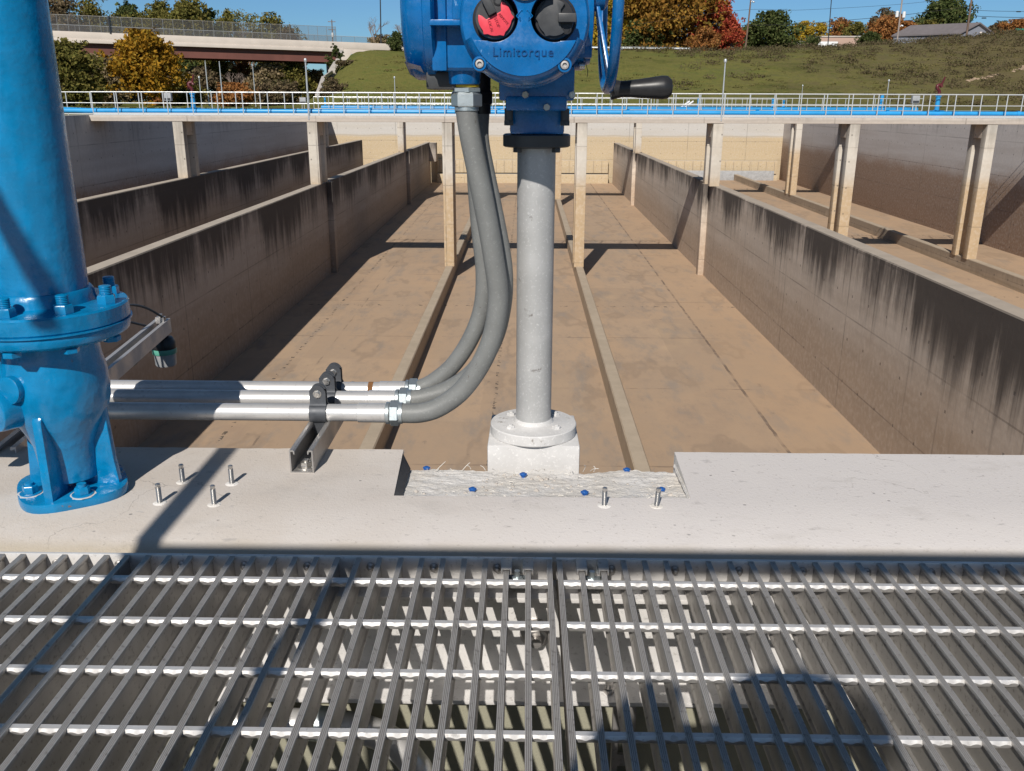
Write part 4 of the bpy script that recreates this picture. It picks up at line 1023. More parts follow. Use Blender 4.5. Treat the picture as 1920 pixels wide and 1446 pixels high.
def walkway(y0, wd, x0, x1, lab, far):
    t = thing('walkway', lab, 'walkway', (0, y0, 0), 'concrete walkways across the tanks')
    q = MB(); q.box(x0, x1, y0, y0 + .32, -.30, -.03); q.build('edge_beam', M['deck'], t, .02)
    q = MB(); q.box(x0, x1, y0 + wd - .32, y0 + wd, -.30, -.03); q.build('edge_beam', M['deck'], t, .02)
    q = MB(); q.box(x0, x1, y0 + .33, y0 + wd - .33, -.16, -.032); q.build('deck_slab', M['deck'], t)
    for i, x in enumerate(COLX):
        zb = {0: -2.9, 1: ztop(y0), 2: zf(y0) + .6, 3: zf(y0) + .6, 4: ztop(y0), 5: zfr(y0) + .6, 6: zfr(y0) + .6}[i]
        if i == 0 and far: pass
        for yy in (y0 + .03, y0 + wd - .5):
            q = MB(); q.box(x - .24, x + .24, yy, yy + .45, zb - .02, -.298); q.build('column', M['col'], t, .025)
        q = MB(); q.box(x - .24, x + .24, y0 + .49, y0 + wd - .51, -.95, -.165); q.build('cross_beam', M['deck'], t, .02)
    return t


walkway(43.5, 1.75, XL - .1, XR + .1, 'nearer concrete walkway on square columns crossing all the tanks', False)
walkway(74.0, 1.75, -17, 31.5, 'far concrete walkway on columns behind the nearer one', True)
railing('railing', 'pale metal railing along the front edge of the nearer walkway', XL + .2, XR, 43.56, 0)
railing('railing', 'pale metal railing along the back edge of the nearer walkway', XL - 3, XR, 45.18, 0)
railing('railing', 'pale metal railing in front on the far walkway, smaller behind the blue pipe', -17, 31.4, 74.06, 0, .98)
railing('railing', 'pale metal railing at the back of the far walkway', -17, 31.4, 75.68, 0, .98)
railing('railing', 'distant pale railing on top of the sunlit end wall', -20, XR, YE + .3, 0, 1.0, .5, 1.6)


def pipe(lab, pts, r, y):
    t = thing('blue_pipe', lab, 'pipe', pts[0], 'blue pipes on the walkways')
    q = MB(); q.tube(pts, r, 16); q.build('pipe', M['pipeblue'], t)
    x = pts[0][0] + 4
    while x < pts[-1][0]:
        q = MB(); q.cyl((x - .07, y, pts[-1][2]), (x + .07, y, pts[-1][2]), r * 1.22, None, 16); q.build('coupling', M['pipeblue'], t); x += 6.1


pipe('bright blue pipe lying along the nearer walkway', spline([(-23.6, 44.4, .06), (-22.6, 44.3, .20), (-21.5, 44.3, .18), (-21.0, 43.95, .17), (-20.4, 43.9, .165), (XR, 43.9, .165)], 6), .115, 43.9)
pipe('bright blue pipe along the far walkway seen through the railings', [(-16.5, 74.5, .17), (31.2, 74.5, .17)], .15, 74.5)
q = MB(); q.tube([(-16, 75.3, .14), (XR, 75.3, .14)], .12, 12); tag(q.build('blue_pipe', M['pipeblue']), 'thin blue pipe at the back edge of the far walkway', 'pipe', 'blue pipes on the walkways')


def hydrant(px, Y, lab, top=True, hh=.95, k=1.0):
    p = at(px, 200, Y); x = p.x; z0 = 0
    t = thing('water_cannon' if top else 'pipe_riser', lab, 'water cannon' if top else 'pipe riser', (x, Y, 0), 'blue risers on the walkways')
    q = MB(); q.lathe((x, Y, -.03), (0, 0, 1), [(.24 * k, 0), (.24 * k, .04), (.13 * k, .05), (.12 * k, .30), (.16 * k, .31), (.16 * k, .36), (.105 * k, .37), (.10 * k, hh), (.14 * k, hh + .01), (.14 * k, hh + .05), (.08 * k, hh + .06)], 18); q.build('riser', M['pipeblue'], t)
    q = MB(); q.cyl((x - .34, Y, .16), (x + .34, Y, .16), .15 * k, None, 16); q.build('tee', M['pipeblue'], t)
    if top:
        q = MB(); q.tube(spline([(x, Y, hh + .03), (x + .0, Y, hh + .22), (x - .10, Y - .02, hh + .32), (x - .12, Y, hh + .46), (x + .02, Y + .02, hh + .50), (x + .10, Y, hh + .40)], 6), .075, 12); q.cyl((x + .04, Y, hh + .44), (x + .16, Y - .05, hh + .86), .055, .035, 12); q.build('nozzle', M['maroon'], t)
        q = MB(); q.tube([(x - .14, Y, hh + .2 + .13 * math.sin(a)) if False else (x - .16, Y + .11 * math.cos(a), hh + .30 + .11 * math.sin(a)) for a in [2 * PI * i / 16 for i in range(17)]], .014, 6, False); q.build('hand_wheel', M['maroon'], t)


hydrant(363, 43.95, 'blue riser with a maroon spray head at the left of the nearer walkway')
hydrant(1757, 43.95, 'blue riser with a maroon spray head at the right of the nearer walkway')
hydrant(1449, 74.5, 'short blue riser on the far walkway, left of its neighbour', False, .95, 1.1)
hydrant(1469, 74.5, 'short blue riser on the far walkway beside another one', False, .8, .8)
hydrant(1652, 74.5, 'stout blue riser on the far walkway next to the lamp pole', False, 1.3, 1.4)
hydrant(610, 74.5, 'slim blue riser on the far walkway behind the left rails', False, .95, .7)
hydrant(1309, 74.5, 'blue riser on the far walkway beside the leaning white pipes', False, .95, .8)


def box_on_legs(px, Y, lab, w_=.34, h=.36, zc=.80):
    x = at(px, 190, Y).x; t = thing('control_box', lab, 'control box', (x, Y, 0), 'control boxes on the walkway')
    q = MB(); q.box(x - w_ / 2, x + w_ / 2, Y - .1, Y + .1, zc - h / 2, zc + h / 2); q.build('cabinet', M['boxgrey'], t, .015)
    q = MB(); q.box(x - w_ / 2 + .03, x + w_ / 2 - .03, Y - .112, Y - .098, zc - h / 2 + .03, zc - h / 2 + .13); q.build('display', M['dkgrey'], t)
    for s_ in (-1, 1): q = MB(); q.tube([(x + s_ * .09, Y, -.03), (x + s_ * .09, Y, .3), (x + s_ * .06, Y, zc - h / 2)], .025, 8); q.build('leg', M['rail'], t)


box_on_legs(316, 44.6, 'grey control box on two legs behind the left railing')
box_on_legs(1716, 44.6, 'grey control box on two legs near the right spray head')
box_on_legs(568, 75.2, 'pale control box on the far walkway behind a lamp pole', .5, .45, .7)
t = thing('leaning_pipes', 'two white pipes leaning on the far walkway', 'pipes', (at(1285, 200, 74.8).x, 74.8, 0))
for k in range(2):
    a = at(1275 + k * 7, 203, 74.8); b_ = at(1293 + k * 7, 190, 75.0); q = MB(); q.tube([a, b_], .07, 10); q.build('white_pipe', M['white'], t)


def lamp_pole(px, Y, top, lab, r=.035, lean=0.0, head=.11):
    p = at(px, 214, Y); pt = at(px, top, Y); x = p.x; h = pt.z
    t = thing('lamp_pole', lab, 'lamp pole', (x, Y, 0), 'thin lamp poles on the walkways')
    q = MB(); q.tube([(x, Y, -.2), (x + lean, Y, h)], [r * 1.15, r * .8], 10); q.build('pole', M['pgalv'], t)
    q = MB(); q.lathe((x + lean, Y, h - .03), (0, 0, 1), [(r, 0), (head * .6, .03), (head * .7, .12), (head * .5, .17), (.01, .19)], 12); q.build('lamp_head', M['pgalv'], t)


lamp_pole(579, 43.52, 116, 'tall thin lamp pole on the nearer walkway, left of the conduits', .042)
lamp_pole(1353, 43.52, 117, 'tall thin lamp pole on the nearer walkway, below the red maple')
lamp_pole(380, 74.0, 147, 'lamp pole just right of the left spray head')
lamp_pole(742, 74.0, 147, 'thin lamp pole on the far walkway beside the blue drum')
lamp_pole(1659, 74.0, 153, 'short lamp pole on the far walkway beside the stout blue riser')
lamp_pole(1500, 96, 162, 'shortest lamp pole, rising from the end wall', .03)
lamp_pole(420, 96.2, 118, 'grey pole among the brush under the bridge, taller of two', .06, 0, .05)
lamp_pole(481, 120, 124, 'slim lamp post under the bridge with a sideways lamp', .06, 0, .16)
lamp_pole(394, 120, 116, 'grey pole under the bridge right of the golden tree', .08, 0, .05)


# ================================================================== FAR: ground, hill, bridge, trees, houses
def sst(a, b_, x):
    t = max(0, min(1, (x - a) / (b_ - a))); return t * t * (3 - 2 * t)


def crest(x): return 9.4 + max(0, x - 40) * .055 + max(0, x - 70) * .03


def gz(x, y):
    ec = -25.5 - (y - 112) * .15; e = sst(ec - 5, ec + 4.5, x)
    s_ = sst(110, 164, y) * .55 + .45 * max(0, min(1, (y - 112) / 55))
    z = crest(x) * s_ * e
    if y > 172: z += (y - 172) * .012 * e
    z += (.35 * mnoise.noise(V((x * .08, y * .08, 0))) + .18 * mnoise.noise(V((x * .3, y * .3, 3)))) * min(1, max(0, (y - 100) / 12))
    return z - .06


q = MB(); nx, ny = 190, 120; vs = []; fs = []
for j in range(ny + 1):
    y = 97 + 400 * (j / ny) ** 2.0
    for i in range(nx + 1):
        x = -260 + 560 * i / nx; vs.append((x, y, gz(x, y)))
for j in range(ny):
    for i in range(nx): a = j * (nx + 1) + i; fs.append((a, a + 1, a + nx + 2, a + nx + 1))
q.add(vs, fs); tag(q.build('hillside', M['grass'], smooth=80), kind='structure')
q = MB(); g0 = -.10
for (x0, x1, y0, y1) in ((-4000, XL - .5, -4000, 97.2), (XR + .5, 4000, -4000, 97.2), (XL - .5, XR + .5, YE + .5, 97.2), (XL - .5, XR + .5, -4000, -4.0)):
    q.add([(x0, y0, g0), (x1, y0, g0), (x1, y1, g0), (x0, y1, g0)], [(0, 1, 2, 3)])
q.add([(-4000, 97.2, g0), (-260, 97.2, g0), (-260, 5000, g0), (-4000, 5000, g0)], [(0, 1, 2, 3)]); q.add([(300, 97.2, g0), (4000, 97.2, g0), (4000, 5000, g0), (300, 5000, g0)], [(0, 1, 2, 3)])
q.add([(-260, 496.8, g0), (300, 496.8, g0), (300, 5000, g0), (-260, 5000, g0)], [(0, 1, 2, 3)])
tag(q.build('ground', M['grass'], smooth=0), kind='structure')

# bridge
bA = at(20, 54.5, 152); bB = at(765, 83.5, 176)
bd = V((bB.x - bA.x, bB.y - bA.y, 0)); BL = bd.length; bd.normalize(); bn = V((-bd.y, bd.x, 0))
t = thing('road_bridge', 'pale concrete road bridge with a brown girder and a mesh fence on top', 'bridge', (bA.x, bA.y, 0))
def bz(s_): return bA.z + (bB.z - bA.z) * s_ / BL
def bp(s_, off, dz): return V((bA.x, bA.y, 0)) + bd * s_ + bn * off + V((0, 0, bz(s_) + dz))
def beam(s0, s1, o0, o1, z0, z1, name, m, bev=0.0):
    q = MB(); q.add([bp(s, o_, z) for s in (s0, s1) for o_, z in ((o0, z0), (o1, z0), (o1, z1), (o0, z1))], [(0, 1, 2, 3), (7, 6, 5, 4), (0, 4, 5, 1), (1, 5, 6, 2), (2, 6, 7, 3), (3, 7, 4, 0)])
    return q.build(name, m, t, bev)
sE = BL * .815
beam(0, BL, 0, .35, -1.15, 0, 'parapet', M['parapet'], .03); beam(0, sE, -.12, .36, -1.72, -1.14, 'deck_edge', M['parapet'], .03)
beam(0, sE, .37, 12, -1.6, -1.25, 'deck', M['asphalt']); beam(0, BL, 12.0, 12.35, -1.4, 0, 'parapet', M['parapet'])
beam(0, sE - 1, .72, .87, -3.45, -1.7, 'girder', M['girder']); beam(0, sE - 1, .50, 1.10, -3.52, -3.44, 'girder_flange', M['girder'])
for o_ in (4.5, 7.7, 10.9): beam(0, sE - 1, o_, o_ + .15, -3.45, -1.62, 'girder', M['girder'])
q = MB(); s_ = BL * .245; q.add([bp(s_ + a, 1.2 + b_, z) for z in (-4.0, -3.45) for a, b_ in ((-.9, 0), (.9, 0), (.9, .7), (-.9, .7))], [(0, 1, 2, 3), (4, 5, 6, 7), (0, 1, 5, 4), (1, 2, 6, 5), (2, 3, 7, 6), (3, 0, 4, 7)])
q.build('bearing', M['dkpole'], t)
for s0, s1 in ((sE - 1.2, sE + 1.4),):
    beam(s0, s1, -.05, 12.3, -9, -1.2, 'abutment', M['parapet'], .05)
FH = 2.5
q = MB(); q.add([bp(0, .17, 0), bp(sE * .98, .17, 0), bp(sE * .98, .17, FH), bp(0, .17, FH)], [(0, 1, 2, 3)]); q.build('mesh_fence', M['chain'], t)
q = MB(); q.add([bp(0, 12.17, 0), bp(BL, 12.17, 0), bp(BL, 12.17, 1.8), bp(0, 12.17, 1.8)], [(0, 1, 2, 3)]); q.build('mesh_fence', M['chain'], t)
q = MB(); q.tube([bp(0, .17, FH), bp(sE * .98, .17, FH)], .035, 6); q.build('fence_rail', M['strut'], t)
q = MB(); q.tube([bp(0, 12.17, 1.8), bp(BL, 12.17, 1.8)], .045, 6); q.build('fence_rail', M['pgalv'], t)
p0 = None; s_ = .4
while s_ < sE * .98:
    if p0 is None:
        q = MB(); q.tube([bp(s_, .17, -.05), bp(s_, .17, FH)], .036, 6); p0 = q.build('fence_post', M['strut'], t); pb = bp(s_, 0, 0)
    else: cpy(p0, t, bp(s_, 0, 0) - pb)
    s_ += 1.62
p0 = None; s_ = .8
while s_ < BL:
    if p0 is None:
        q = MB(); q.tube([bp(s_, 12.17, -.05), bp(s_, 12.17, 1.8)], .035, 6); p0 = q.build('fence_post', M['strut'], t); pb = bp(s_, 0, 0)
    else: cpy(p0, t, bp(s_, 0, 0) - pb)
    s_ += 2.6
s_ = BL * .225; q = MB(); q.tube([bp(s_, .0, -.1), bp(s_, .0, FH + .1)], .16, 8); q.build('joint_post', M['dkpole'], t)
# riprap chute down the embankment
q = MB(); c0 = [at(639, 97, 166), at(632, 118, 158), at(622, 135, 150), at(607, 146, 140), at(601, 165, 133), at(595, 181, 126)]
for a, b_, wd in ((0, 1, .7), (1, 2, 1.1), (2, 3, .25), (3, 5, .6)):
    q.bar(c0[a], c0[b_], wd, .5)
tag(q.build('drain_chute', M['chute'], bevel=.05), 'pale concrete drain chute running down the end of the bridge embankment', 'chute')

# guard rail on the crest road
t = thing('road_guardrail', 'galvanised road guardrail along the top of the grassy hill', 'guardrail', (at(1180, 92, 170).x, 170, 9))
ga = at(1090, 88.5, 170); gb = at(1294, 91, 170)
q = MB(); n = 5
q.prism([ga + V((0, a, z)) for a, z in ((0, .16), (-.05, .10), (0, .02), (0, -.02), (-.05, -.10), (0, -.16), (.03, -.16), (.03, .16))], gb - ga); q.build('rail', M['pgalv'], t)
for i in range(12):
    p = ga.lerp(gb, i / 11.0); q = MB(); q.box(p.x - .07, p.x + .07, 170.05, 170.2, gz(p.x, 170) - .3, p.z + .1); q.build('post', M['greypole'], t)
p = at(1255, 94.5, 169.5); q = MB(); q.box(p.x - .45, p.x + .45, 169.4, 169.7, p.z - .15, p.z + .15); q.build('marker', M['yellow'], t, .05)


# ---------------- trees
def leaves(mb, c, rad, n, size, rs, flat=.0, up_=.25):
    for _ in range(n):
        while True:
            d = V((rs.uniform(-1, 1), rs.uniform(-1, 1), rs.uniform(-1, 1)))
            if d.length < 1: break
        p = V(c) + V((d.x * rad[0], d.y * rad[1], d.z * rad[2]))
        nrm = V((rs.gauss(0, 1), rs.gauss(0, 1), rs.gauss(up_, 1))).normalized(); u, v = frame(nrm)
        a = size * rs.uniform(.6, 1.25); b_ = a * rs.uniform(.5, .85); th_ = rs.random() * 6.28
        e = u * math.cos(th_) + v * math.sin(th_); f = nrm.cross(e); o = len(mb.v)
        mb.v += [p - e * a, p - f * b_ * .9 + e * a * .1, p + e * a, p + f * b_ + e * a * .05]; mb.f.append((o, o + 1, o + 2, o + 3))


def leafbuild(mb, name, m, parent, loc=None):
    base = WORLD.get(parent.name, V((0, 0, 0))) if parent else V(loc)
    me = bpy.data.meshes.new(name); me.from_pydata([v - base for v in mb.v], [], mb.f); me.materials.append(m)
    ob = bpy.data.objects.new(name, me); COL.objects.link(ob)
    if parent: ob.parent = parent
    else: ob.location = base
    WORLD[ob.name] = base
    return ob


def tree(px, top, wpx, Y, kind, lab, base=None, dens=1.0, seed=0, trunk=.16, name='tree', low=.22, grp='trees behind the tanks', lsz=1.0, shape=1.0):
    rs = random.Random(seed * 131 + int(px)); pt = at(px, top, Y); x = pt.x
    z0 = gz(x, Y) if base is None else base
    H = pt.z - z0; ppm = 1660 / (Y * 1.0); Wd = wpx / ppm
    t = thing(name, lab, 'tree', (x, Y, z0), grp)
    # trunk with limbs
    q = MB(); r0 = max(.1, H * .022); tip = V((x + rs.uniform(-.3, .3), Y, z0 + H * .78))
    pts = spline([V((x, Y, z0 - .3)), V((x + rs.uniform(-.2, .2), Y, z0 + H * .3)), V((x + rs.uniform(-.3, .3), Y, z0 + H * .55)), tip], 4)
    q.tube(pts, [r0 * (1 - .85 * i / (len(pts) - 1)) for i in range(len(pts))], 7)
    clumps = []; nc = int(44 * dens); Wd *= 1.12
    for i in range(nc):
        u = rs.random(); h = low + (1 - low) * (u ** .85); prof = (math.sin(PI * min(1, (h - low) / (1 - low) * .86 + .14))) ** (.7 * shape)
        a = rs.random() * 6.28; rr = Wd * .5 * prof * math.sqrt(rs.uniform(.12, 1.0)) * rs.uniform(.72, 1.06)
        clumps.append(V((x + rr * math.cos(a), Y + rr * math.sin(a) * .9, z0 + H * (h * .94))))
    clumps.append(V((x, Y, z0 + H * .95)))
    for c in clumps:
        if rs.random() < .55:
            k = rs.randrange(len(pts) // 3, len(pts)); s0 = pts[k]; mid = s0.lerp(c, .5) + V((0, 0, -.04 * H)); q.tube([s0, mid, c], [r0 * .32, r0 * .2, r0 * .06], 5, False)
    q.build('trunk', M['bark'], t, smooth=60)
    m = MB(); cr = Wd * .5
    for c in clumps:
        R = cr * rs.uniform(.20, .36); sz = min(.34, max(.13, cr * .055)) * lsz
        leaves(m, c, (R, R, R * .78), int(105 * rs.uniform(.7, 1.2)), sz * 1.12, rs)
        for _ in range(3):
            c2 = c + V((rs.gauss(0, R * .8), rs.gauss(0, R * .8), rs.gauss(0, R * .7))); leaves(m, c2, (R * .45, R * .45, R * .4), int(22), sz, rs)
    # crown stays inside the height seen in the photograph
    m.v = [V((v.x, v.y, min(v.z, pt.z + .4))) for v in m.v]
    leafbuild(m, 'crown', LEAF[kind], t)
    return t


def bare_tree(px, top, Y, lab, wpx=60, seed=1, base=None, m='twig'):
    rs = random.Random(seed); pt = at(px, top, Y); x = pt.x; z0 = gz(x, Y) if base is None else base; H = pt.z - z0
    t = thing('bare_tree', lab, 'tree', (x, Y, z0), 'bare trees'); q = MB(); q2 = MB()
    def grow(p, d, L, r, lvl):
        e = p + d * L; mid = p.lerp(e, .5) + V((rs.gauss(0, L * .05), rs.gauss(0, L * .05), 0))
        (q if lvl < 1 else q2).tube([p, mid, e], [r, r * .85, r * .62], 5, False)
        if lvl >= 5: return
        for _ in range(3 if lvl < 4 else 2):
            d2 = (d + V((rs.gauss(0, .55), rs.gauss(0, .4), rs.uniform(-.1, .5)))).normalized(); grow(p.lerp(e, rs.uniform(.6, 1)), d2, L * rs.uniform(.55, .78), r * .58, lvl + 1)
    grow(V((x, Y, z0 - .2)), V((0, 0, 1)), H * .36, H * .022, 0)
    q.build('trunk', M[m], t, smooth=60); q2.build('branches', M[m], t, smooth=60)


# behind the bridge, left
m = MB(); rs = random.Random(77)
for i in range(330):
    px = rs.uniform(70, 560); Y = rs.uniform(216, 250); top = 22 + 12 * mnoise.noise(V((px * .03, 1, 0))) + max(0, px - 430) * .22; py = rs.uniform(top + 6, 120); p = at(px, py, Y); R = rs.uniform(1.0, 2.2)
    leaves(m, p, (R * 1.2, R, R), 60, .26, rs)
tag(leafbuild(m, 'far_wood', LEAF['olive'], None, at(300, 60, 230)), 'mass of olive woodland far behind the bridge fence', 'wood', kind='stuff')
m = MB()
for i in range(420):
    px = rs.uniform(60, 640); Y = rs.uniform(182, 205); p = at(px, 100, Y); p.z = rs.uniform(0, 5.5 - max(0, px - 560) * .02); R = rs.uniform(.8, 1.7)
    leaves(m, p, (R * 1.2, R, R), 55, .22, rs)
tag(leafbuild(m, 'far_thicket', LEAF['tan'], None, at(300, 150, 190)), 'brown thicket filling the far side under the bridge', 'thicket', kind='stuff')
tree(110, -12, 110, 215, 'brown', 'brownish tree right behind the blue pipe, partly hidden', 0, seed=1)
tree(165, 2, 130, 225, 'olive', 'dark olive tree above the bridge fence, first right of the blue pipe', 0, 1.3, 2)
tree(238, 5, 80, 235, 'green', 'small round dark tree above the bridge fence with sky showing through', 0, .8, 3)
tree(296, 2, 95, 230, 'olive', 'olive tree above the bridge fence, tallest of the middle group', 0, 1.2, 4)
tree(345, -1, 100, 222, 'olive', 'broad olive tree above the bridge fence beside the tall round one', 0, 1.3, 5)
tree(392, 14, 70, 226, 'green', 'dark green tree above the bridge, right of the broad olive one', 0, 1.0, 6)
tree(425, 18, 60, 240, 'olive', 'pointed olive tree above the bridge, before the bare pink grey trees', 0, .9, 7)
bare_tree(445, 12, 238, 'bare pinkish tree above the bridge, left of a pair', 50, 11, 0)
bare_tree(466, 10, 232, 'bare pinkish tree above the bridge, right of a pair', 50, 12, 0)
tree(505, 26, 95, 220, 'olive', 'low yellowish tree at the right end of the bridge tree line', 0, 1.1, 8)
tree(540, 48, 60, 210, 'brown', 'brown bushy tree sloping down behind the mesh fence end', 0, 1.0, 9)
# in front of / under the bridge
tree(268, 62, 118, 112, 'gold', 'round golden yellow tree standing in front of the bridge', 0, 1.7, 20, low=.18, lsz=.9)
tree(122, 78, 120, 108, 'olive', 'dull green tree with yellow tips between the blue pipe and golden tree', 0, 1.5, 21, low=.05, lsz=.9)
tree(186, 105, 80, 128, 'tan', 'greyish brush tree left of the golden tree', 0, 1.2, 22, low=.05)
for i, (px, tp, wp, Y, k, lab) in enumerate((
        (345, 112, 70, 190, 'green', 'dark green tree in the shade under the bridge'), (318, 128, 60, 150, 'tan', 'tan brush tree just right of the golden tree'),
        (375, 128, 80, 165, 'brown', 'brown brush tree under the bridge behind the lamp pole'), (420, 118, 60, 175, 'olive', 'olive tree under the bridge between grey poles'),
        (455, 116, 62, 180, 'rust', 'rust coloured tree under the bridge'), (500, 122, 80, 170, 'tan', 'tan bushy tree under the bridge, left of the tall lamp pole'),
        (548, 120, 70, 172, 'olive', 'olive bushy tree under the bridge at the tall lamp pole'), (590, 132, 60, 178, 'tan', 'pale tan tree at the foot of the drain chute'),
        (232, 120, 70, 170, 'brown', 'brown tree in shade below the girder behind the golden tree'), (160, 118, 70, 165, 'olive', 'dark olive tree deep below the left of the bridge'),
        (300, 150, 50, 125, 'rust', 'low rusty bush tree at the foot of the golden tree'), (350, 158, 60, 122, 'olive', 'low olive bush tree by the left spray head'),
        (440, 160, 70, 126, 'rust', 'low rust and green bush tree behind the left railing'), (520, 155, 80, 128, 'brown', 'low brown bush tree behind the railing before the embankment'),
        (620, 150, 50, 128, 'brown', 'brown shrub at the bottom edge of the grass embankment'))):
    tree(px, tp, wp, Y, k, lab, 0, 1.1, 30 + i, low=.04)
bare_tree(437, 125, 150, 'thin bare leaning tree under the bridge', 20, 15, 0)
# embankment trees
tree(742, 62, 34, 162, 'green', 'small dark evergreen on the embankment beside the blue drum', None, .8, 50, low=.02)
tree(628, 86, 26, 160, 'green', 'small leafy shrub at the bridge abutment', None, .6, 51, low=.02)
tree(652, 118, 40, 150, 'brown', 'dark shrub on the slope right of the drain chute', None, .6, 52, low=.02)
bare_tree(700, 22, 180, 'bare grey tree left of the tall dark pole', 60, 16)
bare_tree(745, 28, 178, 'bare grey tree between the tall dark pole and the blue drum', 60, 17)
tree(712, 68, 50, 182, 'tan', 'low tan brush below the bare trees on the embankment', None, .6, 53, low=.02)
# right hand tree group
tree(1120, 20, 90, 200, 'yel', 'yellow tree seen through the handwheel spokes', None, 1.2, 60, low=.02)
tree(1175, -40, 120, 196, 'yel', 'tall yellow and brown tree right of the handwheel', None, 1.5, 61, low=.04)
tree(1235, -85, 150, 192, 'oak', 'large russet oak left of the red maple', None, 1.9, 62, low=.02)
tree(1292, -70, 150, 190, 'oak', 'large russet oak touching the red maple', None, 1.9, 63, low=.02)
tree(1205, 40, 70, 188, 'green', 'dark green tree at the foot of the large oaks', None, .8, 64, low=.02)
tree(1345, -4, 74, 188, 'red', 'bright red maple on the hill crest', None, 1.5, 65, low=.05)
tree(1375, 36, 44, 186, 'red', 'smaller red maple shoulder on the right of the bright red maple', None, 1.1, 66, low=.02)
tree(1320, 52, 60, 184, 'rust', 'orange low tree at the foot of the red maple', None, .9, 67, low=.02)
tree(1400, 50, 50, 215, 'olive', 'dark olive tree behind the leaning wood pole', None, .9, 68, low=.02)
tree(1447, 24, 92, 205, 'green', 'round grey green tree right of the wood pole', None, 1.5, 69, low=.02, lsz=.85)
tree(1510, 42, 50, 225, 'yel', 'yellow tree right of the round grey green tree', None, 1.1, 70, low=.02)
tree(1540, 44, 40, 240, 'yel', 'small yellow tree behind the tan building, left one', None, .9, 71, low=.02)
tree(1578, 36, 54, 245, 'rust', 'rust and yellow tree behind the tan building', None, 1.0, 72, low=.02)
tree(1608, 44, 50, 235, 'olive', 'olive tree at the right end of the tan building', None, 1.0, 73, low=.02)
tree(1658, 18, 60, 238, 'brown', 'dark brown tree left of the transformer pole', None, 1.1, 74, low=.02)
tree(1672, 32, 70, 226, 'rust', 'rust coloured tree below the transformer pole', None, 1.1, 75, low=.02)
tree(1700, 42, 60, 222, 'rust', 'pale rust tree right of the transformer pole', None, 1.0, 76, low=.02)
tree(1725, 36, 40, 240, 'tan', 'thin tan tree left of the big dark green tree', None, .8, 77, low=.02)
tree(1778, 0, 86, 232, 'green', 'big dark green tree behind the grey gabled house', None, 1.8, 78, low=.02)
tree(1745, 40, 46, 228, 'olive', 'olive tree hugging the left of the big dark green tree', None, 1.0, 79, low=.02)
tree(1880, 42, 50, 235, 'brown', 'bare brown tree right of the grey house', None, .8, 80, low=.02)
tree(1912, 40, 60, 230, 'rust', 'orange brown tree by the green street sign', None, 1.0, 81, low=.02)
tree(1522, 70, 36, 176, 'green', 'dark evergreen bush on the crest left of the tan building', None, .7, 82, low=.0)
tree(1632, 62, 40, 190, 'green', 'dark leafy tree at the right corner of the tan building', None, .9, 83, low=.0)
# brush on the hillside: one mass
m = MB(); rs = random.Random(5)
for i in range(1500):
    x = rs.uniform(14, 135); y = rs.uniform(116, 178); pr_ = sst(10, 75, x + (y - 140) * 1.2) * .9 + .06
    if mnoise.noise(V((x * .06, y * .10, 2))) * .9 + pr_ < rs.uniform(.25, .85): continue
    z = gz(x, y); R = rs.uniform(.5, 1.25)
    leaves(m, (x, y, z + R * .3), (R * 1.5, R * 1.1, R * .6), 64, .13, rs)
tag(leafbuild(m, 'undergrowth', LEAF['brush'], None, (60, 150, 5)), 'brown dry brush covering the hillside on the right', 'undergrowth', kind='stuff')
m = MB()
for i in range(1500):
    x = rs.uniform(-24, 130); y = rs.uniform(113, 172); z = gz(x, y); R = rs.uniform(.3, .8)
    if mnoise.noise(V((x * .09, y * .12, 7))) < -.05: continue
    leaves(m, (x, y, z + R * .12), (R * 1.6, R, R * .32), 24, .12, rs)
tag(leafbuild(m, 'tall_grass_weeds', LEAF['weed'], None, (50, 140, 4)), 'tufts of dry weeds scattered over the grassy hill', 'weeds', kind='stuff')
m = MB()
for i in range(420):
    px = rs.uniform(1480, 1960); Y = rs.uniform(160, 186); x = at(px, 90, Y).x; z = gz(x, Y); R = rs.uniform(.6, 1.2)
    lim = at(px, 92 if px < 1650 else (88 - (px - 1650) * .085 if px < 1760 else (79 if px < 1870 else 70)), Y).z
    R = min(R, (lim - z) / 1.1)
    if R < .25: continue
    leaves(m, (x, Y, z + R * .35), (R * 1.3, R, R * .7), 46, .17, rs)
tag(leafbuild(m, 'crest_brush', LEAF['brush'], None, (80, 172, 10)), 'dark brown brush along the top of the hill below the houses', 'brush', kind='stuff')


# dirt bank on the far right
q = MB(); rs = random.Random(9); pts = [at(1812, 147, 132), at(1835, 141, 133), at(1862, 134, 134), at(1890, 124, 136), at(1925, 114, 138)]
for i in range(46):
    u = rs.random() * 3.999; p = pts[int(u)].lerp(pts[int(u) + 1], u % 1); p = V((p.x + rs.gauss(0, .15), p.y + rs.gauss(0, .3), 0)); zz_ = gz(p.x, p.y)
    r = rs.uniform(.15, .42); q.lathe((p.x, p.y, zz_ - .1), (rs.gauss(0, .2), rs.gauss(0, .2), 1), [(r, 0), (r * .95, r * .3), (r * .6, r * .55), (.02, r * .65)], 7, rs.random())
tag(q.build('dirt_bank', plain('dry dirt', (.30, .22, .15), .95, 0, .25, 2, .6, .1), smooth=60), 'strip of bare pale dirt on the right of the hillside', 'bank')

